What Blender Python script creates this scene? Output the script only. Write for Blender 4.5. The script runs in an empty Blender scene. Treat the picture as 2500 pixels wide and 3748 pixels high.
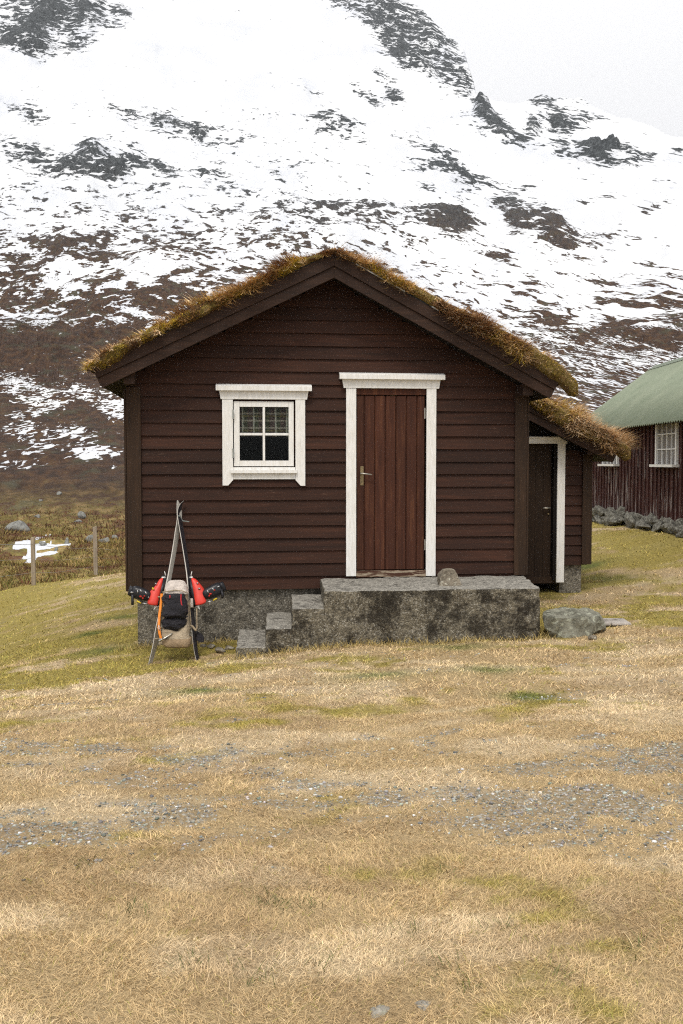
import bpy, bmesh, math, random
import numpy as np
from mathutils import Vector
sc = bpy.context.scene
COL = sc.collection
rng = np.random.default_rng(7)
random.seed(7)
# ------------------------------------------------------------------ viewpoint
FPX = 3550.0
YAW = math.radians(6.5); PIT = math.atan(184/3550)
CAM = np.array([0.0, -10.66, 1.75])
FW = np.array([math.sin(YAW)*math.cos(PIT), math.cos(YAW)*math.cos(PIT), -math.sin(PIT)])
RT = np.array([math.cos(YAW), -math.sin(YAW), 0.0]); UPV = np.cross(RT, FW)
FH = np.array([math.sin(YAW), math.cos(YAW), 0.0])
def ray(px, py): return FW + RT*(px-1250)/FPX - UPV*(py-1874)/FPX
def U(px, py, y=0.0):
    d = ray(px, py); return CAM + d*((y-CAM[1])/d[1])
def X(px, py, y=0.0): return float(U(px, py, y)[0])
def Z(px, py, y=0.0): return float(U(px, py, y)[2])
def rect(x0, y0, x1, y1, y=0.0):
    xm, ym = (x0+x1)/2, (y0+y1)/2
    return X(x0, ym, y), X(x1, ym, y), Z(xm, y1, y), Z(xm, y0, y)   # xl,xr,zb,zt
def at_depth(px, d, z=0.0):
    p = CAM + FH*d + RT*((px-1250)/FPX*d); return float(p[0]), float(p[1])
# ------------------------------------------------------------------ noise
def _h(ix, iy, s):
    n = (ix.astype(np.int64)*374761393 + iy.astype(np.int64)*668265263 + s*1442695041) & 0x7fffffff
    n = ((n ^ (n >> 13))*1274126177) & 0x7fffffff
    n = (n ^ (n >> 16)) & 0xffff
    return n/65535.0
def vnoise(x, y, s=0):
    x = np.asarray(x, float); y = np.asarray(y, float)
    ix = np.floor(x); iy = np.floor(y); fx = x-ix; fy = y-iy
    fx = fx*fx*fx*(fx*(fx*6-15)+10); fy = fy*fy*fy*(fy*(fy*6-15)+10)
    a = _h(ix, iy, s); b = _h(ix+1, iy, s); c = _h(ix, iy+1, s); d = _h(ix+1, iy+1, s)
    return (a*(1-fx)+b*fx)*(1-fy)+(c*(1-fx)+d*fx)*fy
def fbm(x, y, o=4, s=0, g=.5):
    t = 0; a = 1; n = 0
    for k in range(o):
        t = t+a*vnoise(np.asarray(x)*2**k+17.3*k, np.asarray(y)*2**k-9.1*k, s+k*31); n += a; a *= g
    return t/n
def ridged(x, y, o=5, s=0):
    t = 0; a = 1; n = 0
    for k in range(o):
        t = t+a*(1-np.abs(2*vnoise(np.asarray(x)*2**k+7.7*k, np.asarray(y)*2**k+3.1*k, s+k*13)-1)); n += a; a *= .55
    return t/n
def sstep(a, b, x):
    t = np.clip((np.asarray(x, float)-a)/(b-a), 0, 1); return t*t*(3-2*t)
# ------------------------------------------------------------------ mesh helpers
class MB:
    def __init__(s): s.v = []; s.f = []
    def add(s, vs, fs):
        o = len(s.v); s.v += [tuple(map(float, p)) for p in vs]; s.f += [tuple(i+o for i in f) for f in fs]; return s
    def box(s, x0, x1, y0, y1, z0, z1):
        return s.add([(x0,y0,z0),(x1,y0,z0),(x1,y1,z0),(x0,y1,z0),(x0,y0,z1),(x1,y0,z1),(x1,y1,z1),(x0,y1,z1)],
                     [(0,3,2,1),(4,5,6,7),(0,1,5,4),(1,2,6,5),(2,3,7,6),(3,0,4,7)])
    def prism(s, poly, y0, y1):            # polygon in xz, extruded along y
        n = len(poly)
        vs = [(p[0], y0, p[1]) for p in poly]+[(p[0], y1, p[1]) for p in poly]
        return s.add(vs, [tuple(range(n)), tuple(range(2*n-1, n-1, -1))]+[(i, i+n, (i+1) % n+n, (i+1) % n) for i in range(n)])
    def extr(s, poly3, vec):               # any planar polygon extruded along vec
        n = len(poly3); vec = np.array(vec)
        vs = [tuple(p) for p in poly3]+[tuple(np.array(p)+vec) for p in poly3]
        return s.add(vs, [tuple(range(n)), tuple(range(2*n-1, n-1, -1))]+[(i, i+n, (i+1) % n+n, (i+1) % n) for i in range(n)])
    def loft(s, rings, cap=True):
        n = len(rings[0]); o = len(s.v)
        for r in rings: s.v += [tuple(map(float, p)) for p in r]
        for k in range(len(rings)-1):
            for i in range(n):
                s.f.append((o+k*n+i, o+k*n+(i+1) % n, o+(k+1)*n+(i+1) % n, o+(k+1)*n+i))
        if cap:
            s.f.append(tuple(o+i for i in range(n-1, -1, -1))); s.f.append(tuple(o+(len(rings)-1)*n+i for i in range(n)))
        return s
    def tube(s, pts, r, n=8, flat=None):
        pts = [np.array(p, float) for p in pts]; rings = []
        rs = r if hasattr(r, '__len__') else [r]*len(pts)
        a = None
        for i, p in enumerate(pts):
            t = pts[min(i+1, len(pts)-1)]-pts[max(i-1, 0)]; t = t/(np.linalg.norm(t)+1e-9)
            if a is None:
                a = np.cross(t, [0, 0, 1]);
                if np.linalg.norm(a) < .1: a = np.cross(t, [0, 1, 0])
            a = a-t*np.dot(a, t); a = a/np.linalg.norm(a); b = np.cross(t, a)
            rings.append([p+a*math.cos(2*math.pi*k/n)*rs[i]+b*math.sin(2*math.pi*k/n)*rs[i] for k in range(n)])
        return s.loft(rings)
    def build(s, name, mat, parent=None, smooth=False, bevel=0, sub=0):
        me = bpy.data.meshes.new(name); v = np.array(s.v, float).reshape(-1, 3)
        if parent is not None: v = v-np.array(root_loc(parent))
        me.from_pydata([tuple(p) for p in v], [], s.f); me.update()
        bm = bmesh.new(); bm.from_mesh(me); bmesh.ops.recalc_face_normals(bm, faces=bm.faces); bm.to_mesh(me); bm.free()
        return link(name, me, mat, parent, smooth, bevel, sub)
def root_loc(p):
    l = np.zeros(3)
    while p is not None: l = l+np.array(p.location); p = p.parent
    return l
def link(name, me, mat, parent=None, smooth=False, bevel=0, sub=0):
    o = bpy.data.objects.new(name, me); COL.objects.link(o)
    if mat is not None: me.materials.append(mat)
    if parent is not None: o.parent = parent
    if smooth: me.polygons.foreach_set('use_smooth', [True]*len(me.polygons))
    if bevel:
        b = o.modifiers.new('bevel', 'BEVEL'); b.width = bevel; b.segments = 2; b.limit_method = 'ANGLE'; b.angle_limit = math.radians(40)
    if sub:
        m = o.modifiers.new('sub', 'SUBSURF'); m.levels = sub; m.render_levels = sub
    return o
def empty(name, loc, label, cat, group=None):
    o = bpy.data.objects.new(name, None); COL.objects.link(o); o.location = loc; o.empty_display_size = .1
    return tag(o, label, cat, group)
def tag(o, label=None, cat=None, group=None, kind=None):
    if label: o['label'] = label
    if cat: o['category'] = cat
    if group: o['group'] = group
    if kind: o['kind'] = kind
    return o
def bulk(name, V, loops, sizes, mat, cols=None, parent=None, smooth=False, extra=None):
    me = bpy.data.meshes.new(name); V = np.ascontiguousarray(V, np.float32)
    if parent is not None: V = V-np.array(root_loc(parent), np.float32)
    me.vertices.add(len(V)); me.vertices.foreach_set('co', V.ravel())
    me.loops.add(len(loops)); me.loops.foreach_set('vertex_index', np.asarray(loops, np.int32))
    me.polygons.add(len(sizes)); st = np.concatenate([[0], np.cumsum(sizes)[:-1]]).astype(np.int32)
    me.polygons.foreach_set('loop_start', st)
    if smooth: me.polygons.foreach_set('use_smooth', np.ones(len(sizes), bool))
    me.update(calc_edges=True)
    if cols is not None:
        a = me.attributes.new('Col', 'FLOAT_COLOR', 'POINT')
        c = np.ones((len(V), 4), np.float32); c[:, :3] = cols; a.data.foreach_set('color', c.ravel())
    for k, vals in (extra or {}).items():
        a = me.attributes.new(k, 'FLOAT', 'POINT'); a.data.foreach_set('value', np.asarray(vals, np.float32))
    return link(name, me, mat, parent)
def grid_mesh(name, P, mat, cols=None, parent=None, extra=None, smooth=True):
    n, m = P.shape[:2]; idx = np.arange(n*m).reshape(n, m)
    q = np.stack([idx[:-1, :-1], idx[:-1, 1:], idx[1:, 1:], idx[1:, :-1]], -1).reshape(-1)
    return bulk(name, P.reshape(-1, 3), q, np.full(len(q)//4, 4), mat, None if cols is None else cols.reshape(-1, 3), parent, smooth,
                {k: v.reshape(-1) for k, v in (extra or {}).items()})
def blades(name, P, az, tilt, L, W, cols, mat, parent=None, curl=.35, face=None):
    """many grass blades as one mesh: two segments each; az = lean azimuth, tilt = lean from vertical (rad)"""
    n = len(P); r = rng
    d = np.stack([np.cos(az), np.sin(az), np.zeros(n)], 1)
    fa = r.uniform(0, 2*np.pi, n) if face is None else face
    w = np.stack([np.cos(fa), np.sin(fa), np.zeros(n)], 1)*(W/2)[:, None]
    def step(t, l): return d*(np.sin(t)*l)[:, None]+np.array([0, 0, 1.])*(np.cos(t)*l)[:, None]
    m = P+step(tilt, L*.5); t2 = np.minimum(tilt+curl*r.uniform(.2, 2.0, n), 1.75); e = m+step(t2, L*.5)
    V = np.stack([P-w, P+w, m+w*.8, m-w*.8, e], 1).reshape(-1, 3)
    b = (np.arange(n)*5)[:, None]
    loops = np.concatenate([b+np.array([[0, 1, 2, 3]]), b+np.array([[3, 2, 4]])], 1).ravel()
    sizes = np.tile([4, 3], n)
    return bulk(name, V, loops, sizes, mat, np.repeat(cols, 5, 0), parent)
# ------------------------------------------------------------------ materials
class NT:
    def __init__(s, name):
        s.m = bpy.data.materials.new(name); s.m.use_nodes = True; s.t = s.m.node_tree; s.n = s.t.nodes; s.l = s.t.links
        s.b = s.n['Principled BSDF']; s.b.inputs['Specular IOR Level'].default_value = .25
    def node(s, ty, **k):
        n = s.n.new(ty)
        for a, v in k.items(): setattr(n, a, v)
        return n
    def set(s, sock, v):
        if isinstance(v, (int, float)): sock.default_value = v
        elif isinstance(v, tuple): sock.default_value = v+((1,) if len(v) == 3 and len(sock.default_value) == 4 else ())
        else: s.l.new(v, sock)
    def coord(s, scale=(1, 1, 1), kind='Object'):
        c = s.node('ShaderNodeTexCoord'); m = s.node('ShaderNodeMapping'); m.inputs['Scale'].default_value = scale
        s.l.new(c.outputs[kind], m.inputs['Vector']); return m.outputs[0]
    def noise(s, vec, scale, detail=4, rough=.55, dist=0):
        n = s.node('ShaderNodeTexNoise'); s.l.new(vec, n.inputs['Vector']); n.inputs['Scale'].default_value = scale
        n.inputs['Detail'].default_value = detail; n.inputs['Roughness'].default_value = rough; n.inputs['Distortion'].default_value = dist
        return n.outputs['Fac']
    def voro(s, vec, scale, out='Distance', feature='F1'):
        n = s.node('ShaderNodeTexVoronoi', feature=feature); s.l.new(vec, n.inputs['Vector']); n.inputs['Scale'].default_value = scale
        return n.outputs[out]
    def ramp(s, fac, stops):
        r = s.node('ShaderNodeValToRGB'); s.l.new(fac, r.inputs['Fac']); e = r.color_ramp.elements
        while len(e) < len(stops): e.new(.5)
        for el, (p, c) in zip(e, stops):
            el.position = p; el.color = (c if isinstance(c, tuple) else (c, c, c))+(1,)
        return r.outputs['Color']
    def mix(s, f, a, b, mode='MIX'):
        m = s.node('ShaderNodeMix', data_type='RGBA', blend_type=mode)
        s.set(m.inputs['Factor'], f); s.set(m.inputs['A'], a); s.set(m.inputs['B'], b)
        for q, v in ((6, a), (7, b)): s.set(m.inputs[q], v)
        return m.outputs[2]
    def math(s, op, a, b=0.0, c=0.0, clamp=False):
        m = s.node('ShaderNodeMath', operation=op); m.use_clamp = clamp
        for i, v in enumerate((a, b, c)): s.set(m.inputs[i], v)
        return m.outputs[0]
    def attr(s, name, out='Color'):
        a = s.node('ShaderNodeAttribute'); a.attribute_name = name; return a.outputs[out]
    def maprange(s, v, a, b, c=0.0, d=1.0):
        m = s.node('ShaderNodeMapRange'); s.set(m.inputs[0], v)
        for i, q in enumerate((a, b, c, d)): s.set(m.inputs[i+1], q)
        return m.outputs[0]
    def bump(s, h, strength=.4, dist=.01):
        b = s.node('ShaderNodeBump'); b.inputs['Strength'].default_value = strength; b.inputs['Distance'].default_value = dist
        s.l.new(h, b.inputs['Height']); s.l.new(b.outputs[0], s.b.inputs['Normal']); return b
    def done(s, col, rough=.8, **k):
        s.set(s.b.inputs['Base Color'], col); s.set(s.b.inputs['Roughness'], rough)
        for a, v in k.items(): s.set(s.b.inputs[a], v)
        return s.m
def plain(name, c, rough=.6, metal=0.0, var=.15, scale=30):
    t = NT(name); v = t.coord(); n = t.noise(v, scale, 3)
    d = tuple(x*(1-var) for x in c); b = tuple(min(1, x*(1+var)) for x in c)
    t.bump(n, .15, .004)
    return t.done(t.ramp(n, [(.3, d), (.7, b)]), rough, Metallic=metal)
def wood(name, c1, c2, c3, axis='x', boards=None, wear=None, rough=.75):
    """stained wood: grain along an axis, an offset per board, worn streaks"""
    t = NT(name); sc_ = {'x': (.6, 9, 9), 'z': (9, 9, .6), 'y': (9, .6, 9)}[axis]
    v = t.coord(sc_); g = t.noise(v, 3.2, 6, .65, .4); g2 = t.noise(t.coord(sc_), 14, 4, .6)
    col = t.ramp(g, [(.28, c1), (.55, c2), (.78, c3)])
    big = t.noise(t.coord(), 1.3, 3); col = t.mix(t.maprange(big, .35, .7, 0, .4), col, c1)
    if boards is not None:
        a = t.attr('brd', 'Fac'); col = t.mix(1.0, col, t.ramp(a, [(0, .72), (1, 1.3)]), 'MULTIPLY')
    if wear:
        m = t.math('MULTIPLY', t.maprange(g2, .62, .72), t.maprange(t.noise(t.coord(), 2.3, 3), .5, .68)); col = t.mix(m, col, wear)
        nick = t.voro(t.coord(), 5); col = t.mix(t.maprange(nick, .030, .018), col, wear)
    t.bump(g2, .35, .003)
    return t.done(col, rough)
def concrete(name, base, dark, stain, stainscale=2.2):
    t = NT(name); v = t.coord()
    ag = t.voro(v, 85, 'Color'); agd = t.voro(v, 85); md = t.noise(v, 17, 5, .7); n = t.noise(v, 9, 6, .65); fine = t.noise(v, 130, 2)
    sp = t.node('ShaderNodeSeparateColor'); t.l.new(ag, sp.inputs[0])
    col = t.ramp(n, [(.3, dark), (.62, base)])
    col = t.mix(.62, col, t.ramp(sp.outputs[0], [(0, tuple(x*.25 for x in base)), (.45, tuple(x*.8 for x in base)), (.8, tuple(x*1.4 for x in base)), (.93, (.42, .40, .34)), (1, (.55, .52, .46))]))
    col = t.mix(t.maprange(fine, .4, .65, 0, .5), col, tuple(x*.5 for x in dark))
    col = t.mix(t.maprange(md, .50, .66, 0, .75), col, tuple(x*.30 for x in dark))
    s1 = t.noise(v, stainscale, 8, .74, .2); m = t.maprange(s1, stain, stain+.09, 0, .92)
    col = t.mix(t.math('MULTIPLY', m, t.maprange(fine, .35, .6, .7, 1.0)), col, (.012, .009, .006))
    t.bump(t.math('ADD', t.math('MULTIPLY', agd, -.6), n), .6, .012)
    return t.done(col, .95)
def vcol(name, rough=.85, var=.2, trans=0):
    t = NT(name); c = t.attr('Col')
    n = t.noise(t.coord(), 45, 2)
    return t.done(t.mix(1.0, c, t.ramp(n, [(.3, 1-var), (.7, 1+var)]), 'MULTIPLY'), rough)
# ------------------------------------------------------------------ ground heights
def latd(d, lat): p = CAM+FH*d+RT*lat; return float(p[0]), float(p[1])
_CPT = []
def cp(x, y, z): _CPT.append((x, y, z))
for q in [(0,-14,.03),(-4,-12,0),(4,-12,.02),(0,-10.66,0),(-3,-8,0),(3,-8,.02),(0,-6.5,0),(-2,-4.5,-.03),(3.5,-4.5,.02),(1,-3,-.03),(5,-2,.05),(6,0,.08),
          (-1.06,.05,-.27),(.04,-1.1,-.19),(.6,-1.1,-.15),(.92,-1.1,-.11),(3.13,-1.1,-.045),(4.9,2.9,-.02),(3.4,.2,-.03),(5.6,4.5,.02),(1,5,-.05),(1,9,-.1),(-.3,-.9,-.24)]: cp(*q)
for b, d, z in [(-12.5, 22.5, -1.04), (-6, 20, -.47), (-9.2, 21, -.72), (-20, 20, -1.7), (-28, 18, -2.2), (-40, 12, -1.6), (0, 24, -.3)]:
    a = math.radians(b); cp(d*math.sin(a), CAM[1]+d*math.cos(a), z)
for d, l, z in [(17.5, 6.1, .45), (21, 6.1, .38), (25, 6.1, .3), (20, 9, .6), (30, 6, .5), (15, 5.2, .22), (13, 5.5, .12), (28, 12, 1.2), (12, 8, .25), (16, 10, .7), (6, 6, .1)]:
    x, y = latd(d, l); cp(x, y, z)
_CPT = np.array(_CPT)
def _tps(r): return np.where(r > 1e-9, r*r*np.log(np.maximum(r, 1e-9)), 0)
_NC = len(_CPT); _A = np.zeros((_NC+3, _NC+3)); _A[:_NC, :_NC] = _tps(np.hypot(_CPT[:, None, 0]-_CPT[None, :, 0], _CPT[:, None, 1]-_CPT[None, :, 1]))+np.eye(_NC)*.05
_Pm = np.c_[np.ones(_NC), _CPT[:, :2]]; _A[:_NC, _NC:] = _Pm; _A[_NC:, :_NC] = _Pm.T
_WC = np.linalg.solve(_A, np.r_[_CPT[:, 2], 0, 0, 0])
def lawn_z(x, y):
    x = np.asarray(x, float); y = np.asarray(y, float); z = _WC[_NC]+_WC[_NC+1]*x+_WC[_NC+2]*y
    for i in range(_NC): z = z+_WC[i]*_tps(np.hypot(x-_CPT[i, 0], y-_CPT[i, 1]))
    return z
def micro(x, y):
    x = np.asarray(x, float); y = np.asarray(y, float)
    return (fbm(x*1.1, y*1.1, 3, 5)-.5)*.07+(fbm(x*4.5, y*4.5, 3, 9)-.5)*.035
# profile of the mountain side, along a ray from the viewpoint: tan(elevation) against distance
_pd = np.array([24, 30, 40, 52, 66, 82, 120, 180, 215, 280, 370, 430, 500, 580, 680, 800])
_pt = np.array([-.15, -.122, -.0873, -.059, -.031, 0, .0535, .11, .138, .194, .279, .335, .391, .448, .504, .54])
_sk = [(-400,-200),(900,-160),(1300,0),(1500,60),(1561,104),(1617,160),(1690,215),(1705,260),(1716,311),(1740,365),(1792,398),(1860,412),(1935,396),(1967,381),(2020,400),(2103,397),(2167,432),(2262,468),(2454,526),(2700,600),(3500,700)]
_skx = np.array([math.atan((a-1250)/FPX)+YAW for a, b in _sk])
_skt = np.array([(1690-b)/FPX/math.hypot(1, (a-1250)/FPX) for a, b in _sk])
def bd(x, y):
    dx = np.asarray(x, float)-CAM[0]; dy = np.asarray(y, float)-CAM[1]
    return np.arctan2(dx, dy), np.hypot(dx, dy)
def edge_d(b):                                       # where the lawn ends, by bearing
    return np.interp(b, np.radians([-60, -20, -12.5, -6, 2, 15, 30, 60]), [14, 21, 22.5, 20.3, 24, 40, 44, 44])
def hill_z(x, y):
    b, d = bd(x, y)
    pd = np.interp(d, _pd, _pt); sky = np.interp(b, _skx, _skt)
    over = np.maximum(pd-sky, 0); t = np.minimum(pd, sky)
    ds = np.interp(sky, _pt, _pd)
    z = 1.75+t*np.minimum(d, ds)-np.maximum(d-ds, 0)*.45
    far = sstep(70, 300, d)
    r1 = (fbm(x*.012, y*.012, 4, 41)-.5)*22*far*sstep(0, 60, np.abs(d-ds)+15)
    r2 = (fbm(x*.06, y*.06, 4, 43)-.5)*(1.2+4.5*far)*sstep(22, 50, d)
    r3 = (fbm(x*.35, y*.35, 3, 47)-.5)*.5*sstep(24, 34, d)
    # the knoll that drops away on the right
    return z+r1+r2+r3
def G(x, y):
    b, d = bd(x, y); e = edge_d(b); w = sstep(-1.0, 6.5, d-e)
    lz = lawn_z(x, y)+micro(x, y)
    return np.where(w <= 0, lz, np.where(w >= 1, hill_z(x, y), lz*(1-w)+hill_z(x, y)*w))
def Gz(x, y): return float(G(np.array([x]), np.array([y]))[0])
def on_ground(px, py):
    d = ray(px, py); t = 2.0
    for _ in range(400):
        p = CAM+d*t
        if p[2] <= Gz(p[0], p[1]): break
        t *= 1.02
    lo, hi = t/1.02, t
    for _ in range(20):
        m = (lo+hi)/2; p = CAM+d*m
        if p[2] <= Gz(p[0], p[1]): hi = m
        else: lo = m
    return CAM+d*hi
# ------------------------------------------------------------------ lawn colours (straw, moss green, gravel) as a map over the ground
STRAW = np.array([.575, .42, .222]); PALE = np.array([.73, .575, .365]); GREEN = np.array([.17, .19, .04]); OLIVE = np.array([.385, .305, .055]); BROWN = np.array([.40, .27, .14])
GRAV = np.array([.20, .215, .22])
TRK = []
def track(x, y):                                    # the old gravel track across the meadow
    x = np.asarray(x, float); y = np.asarray(y, float)
    if not TRK: TRK.extend([on_ground(*q) for q in [(60, 2990), (420, 2960), (800, 2960), (1250, 2890), (1650, 2960), (2000, 2960), (2400, 2930)]]+[on_ground(*q) for q in [(60, 2735), (330, 2730), (690, 2750), (1350, 2740)]]+[on_ground(2380, 2775)])
    A_ = np.array(TRK); c1 = np.interp(x, A_[:7, 0], A_[:7, 1]); c2 = np.interp(x, A_[7:11, 0], A_[7:11, 1]); c3 = A_[11]
    a = np.exp(-((y-c1)/.46)**2); b_ = .72*np.exp(-((y-c2)/.26)**2)*sstep(2.2, 1.0, x)
    c = 1.2*np.exp(-(((x-c3[0])/.75)**2+((y-c3[1])/.42)**2))
    n = fbm(x*1.3, y*2.6, 4, 61); n2 = fbm(x*5, y*9, 4, 67)
    return np.clip((np.maximum(np.maximum(a, b_), c)*.95-.40+(n-.5)*1.3+(n2-.5)*2.1), 0, .65)
def lawn_mix(x, y):
    x = np.asarray(x, float); y = np.asarray(y, float)
    big = fbm(x*.45, y*.75, 4, 71); mid = fbm(x*1.7, y*2.4, 4, 73); fine = fbm(x*6, y*8, 3, 79)
    zone = np.interp(y, [-9, -6, -4.6, -3, -1.5, 0, 6, 12], [-.14, -.12, .04, .32, .60, .80, .82, .70])
    zone = zone+np.interp(x, [-5, -1, 2, 5], [.30, .16, -.08, .02])*sstep(-5, -1, y)
    green = np.clip((zone-.5)+(mid-.5)*1.5+(big-.5)*1.5+(fine-.5)*.9+.36, 0, 1)
    spots = 0
    for px, py, r in [(390, 2380, .35), (330, 2320, .2), (440, 2260, .3), (700, 2530, .3), (1660, 2370, .35), (1780, 2450, .3), (1400, 2480, .35), (2200, 2120, .5), (2120, 2080, .45), (1900, 2550, .25)]:
        s = SPOT[(px, py)]; spots = spots+np.exp(-((x-s[0])**2+(1.5*(y-s[1]))**2)/r**2)
    return green, np.clip(spots*1.4*(mid*1.6-.2), 0, 1), big, mid, fine
SPOT = {}
def lawn_col(x, y):
    if not SPOT:
        for q in [(390, 2380), (330, 2320), (440, 2260), (700, 2530), (1660, 2370), (1780, 2450), (1400, 2480), (2200, 2120), (2120, 2080), (1900, 2550)]: SPOT[q] = on_ground(*q)
    g, sp, big, mid, fine = lawn_mix(x, y); tr = track(x, y)
    f = lambda a: np.asarray(a)[..., None]
    pale = sstep(.50, .66, fbm(np.asarray(x)*1.1+3, np.asarray(y)*2.6, 4, 83))
    c = STRAW*(1-f(pale)*.75)+PALE*f(pale)*.75
    br = sstep(.52, .7, fbm(np.asarray(x)*2.1, np.asarray(y)*3.3, 4, 89)); c = c*(1-f(br)*.4)+BROWN*f(br)*.4
    c = c*(1-f(sstep(.28, .75, g))*.85)+OLIVE*f(sstep(.28, .75, g))*.85
    c = c*(1-f(sp))+GREEN*f(sp)
    return c, tr, g
# ------------------------------------------------------------------ ground sheets
def m_lawn():
    t = NT('turf soil'); c = t.attr('Col'); g = t.attr('gravel', 'Fac'); v = t.coord()
    n = t.noise(v, 38, 5, .7); n2 = t.noise(v, 160, 3, .6)
    col = t.mix(1.0, c, t.ramp(n, [(.3, .6), (.7, 1.05)]), 'MULTIPLY')
    col = t.mix(1.0, col, t.ramp(n2, [(.3, .6), (.7, 1.25)]), 'MULTIPLY')
    vs = t.coord((1, 1, 1)); vc = t.voro(vs, 42, 'Color'); vd = t.voro(vs, 42)
    s = t.node('ShaderNodeSeparateColor'); t.l.new(vc, s.inputs[0])
    st = t.ramp(s.outputs[0], [(0, (.15, .13, .10)), (.45, (.25, .24, .21)), (.8, (.34, .345, .325)), (1, (.46, .47, .45))])
    st = t.mix(t.maprange(vd, .35, .6), st, (.20, .15, .09))
    m = t.maprange(t.math('ADD', g, t.math('MULTIPLY', t.math('SUBTRACT', n, .5), 1.6)), .30, .75, 0, .8)
    col = t.mix(m, col, st)
    t.bump(t.math('ADD', n2, t.math('ADD', n, t.math('MULTIPLY', vd, -.5))), .7, .02)
    return t.done(col, .95)
gx = np.concatenate([np.linspace(-9, -3.2, 60)[:-1], np.linspace(-3.2, 5.2, 190)[:-1], np.linspace(5.2, 17, 90)])
gy = np.concatenate([np.linspace(-13, -9.3, 30)[:-1], np.linspace(-9.3, 0, 230)[:-1], np.linspace(0, 22, 160)])
XX, YY = np.meshgrid(gx, gy); ZZ = G(XX, YY)
_b, _d = bd(XX, YY); ZZ = ZZ-.9*sstep(.5, 2.5, _d-edge_d(_b))      # the sheet dips under the hillside past its edge
c, tr, g_ = lawn_col(XX, YY)
lawn = grid_mesh('lawn', np.stack([XX, YY, ZZ], -1), m_lawn(), c*.80, None, {'gravel': tr})
tag(lawn, kind='structure')
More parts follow.
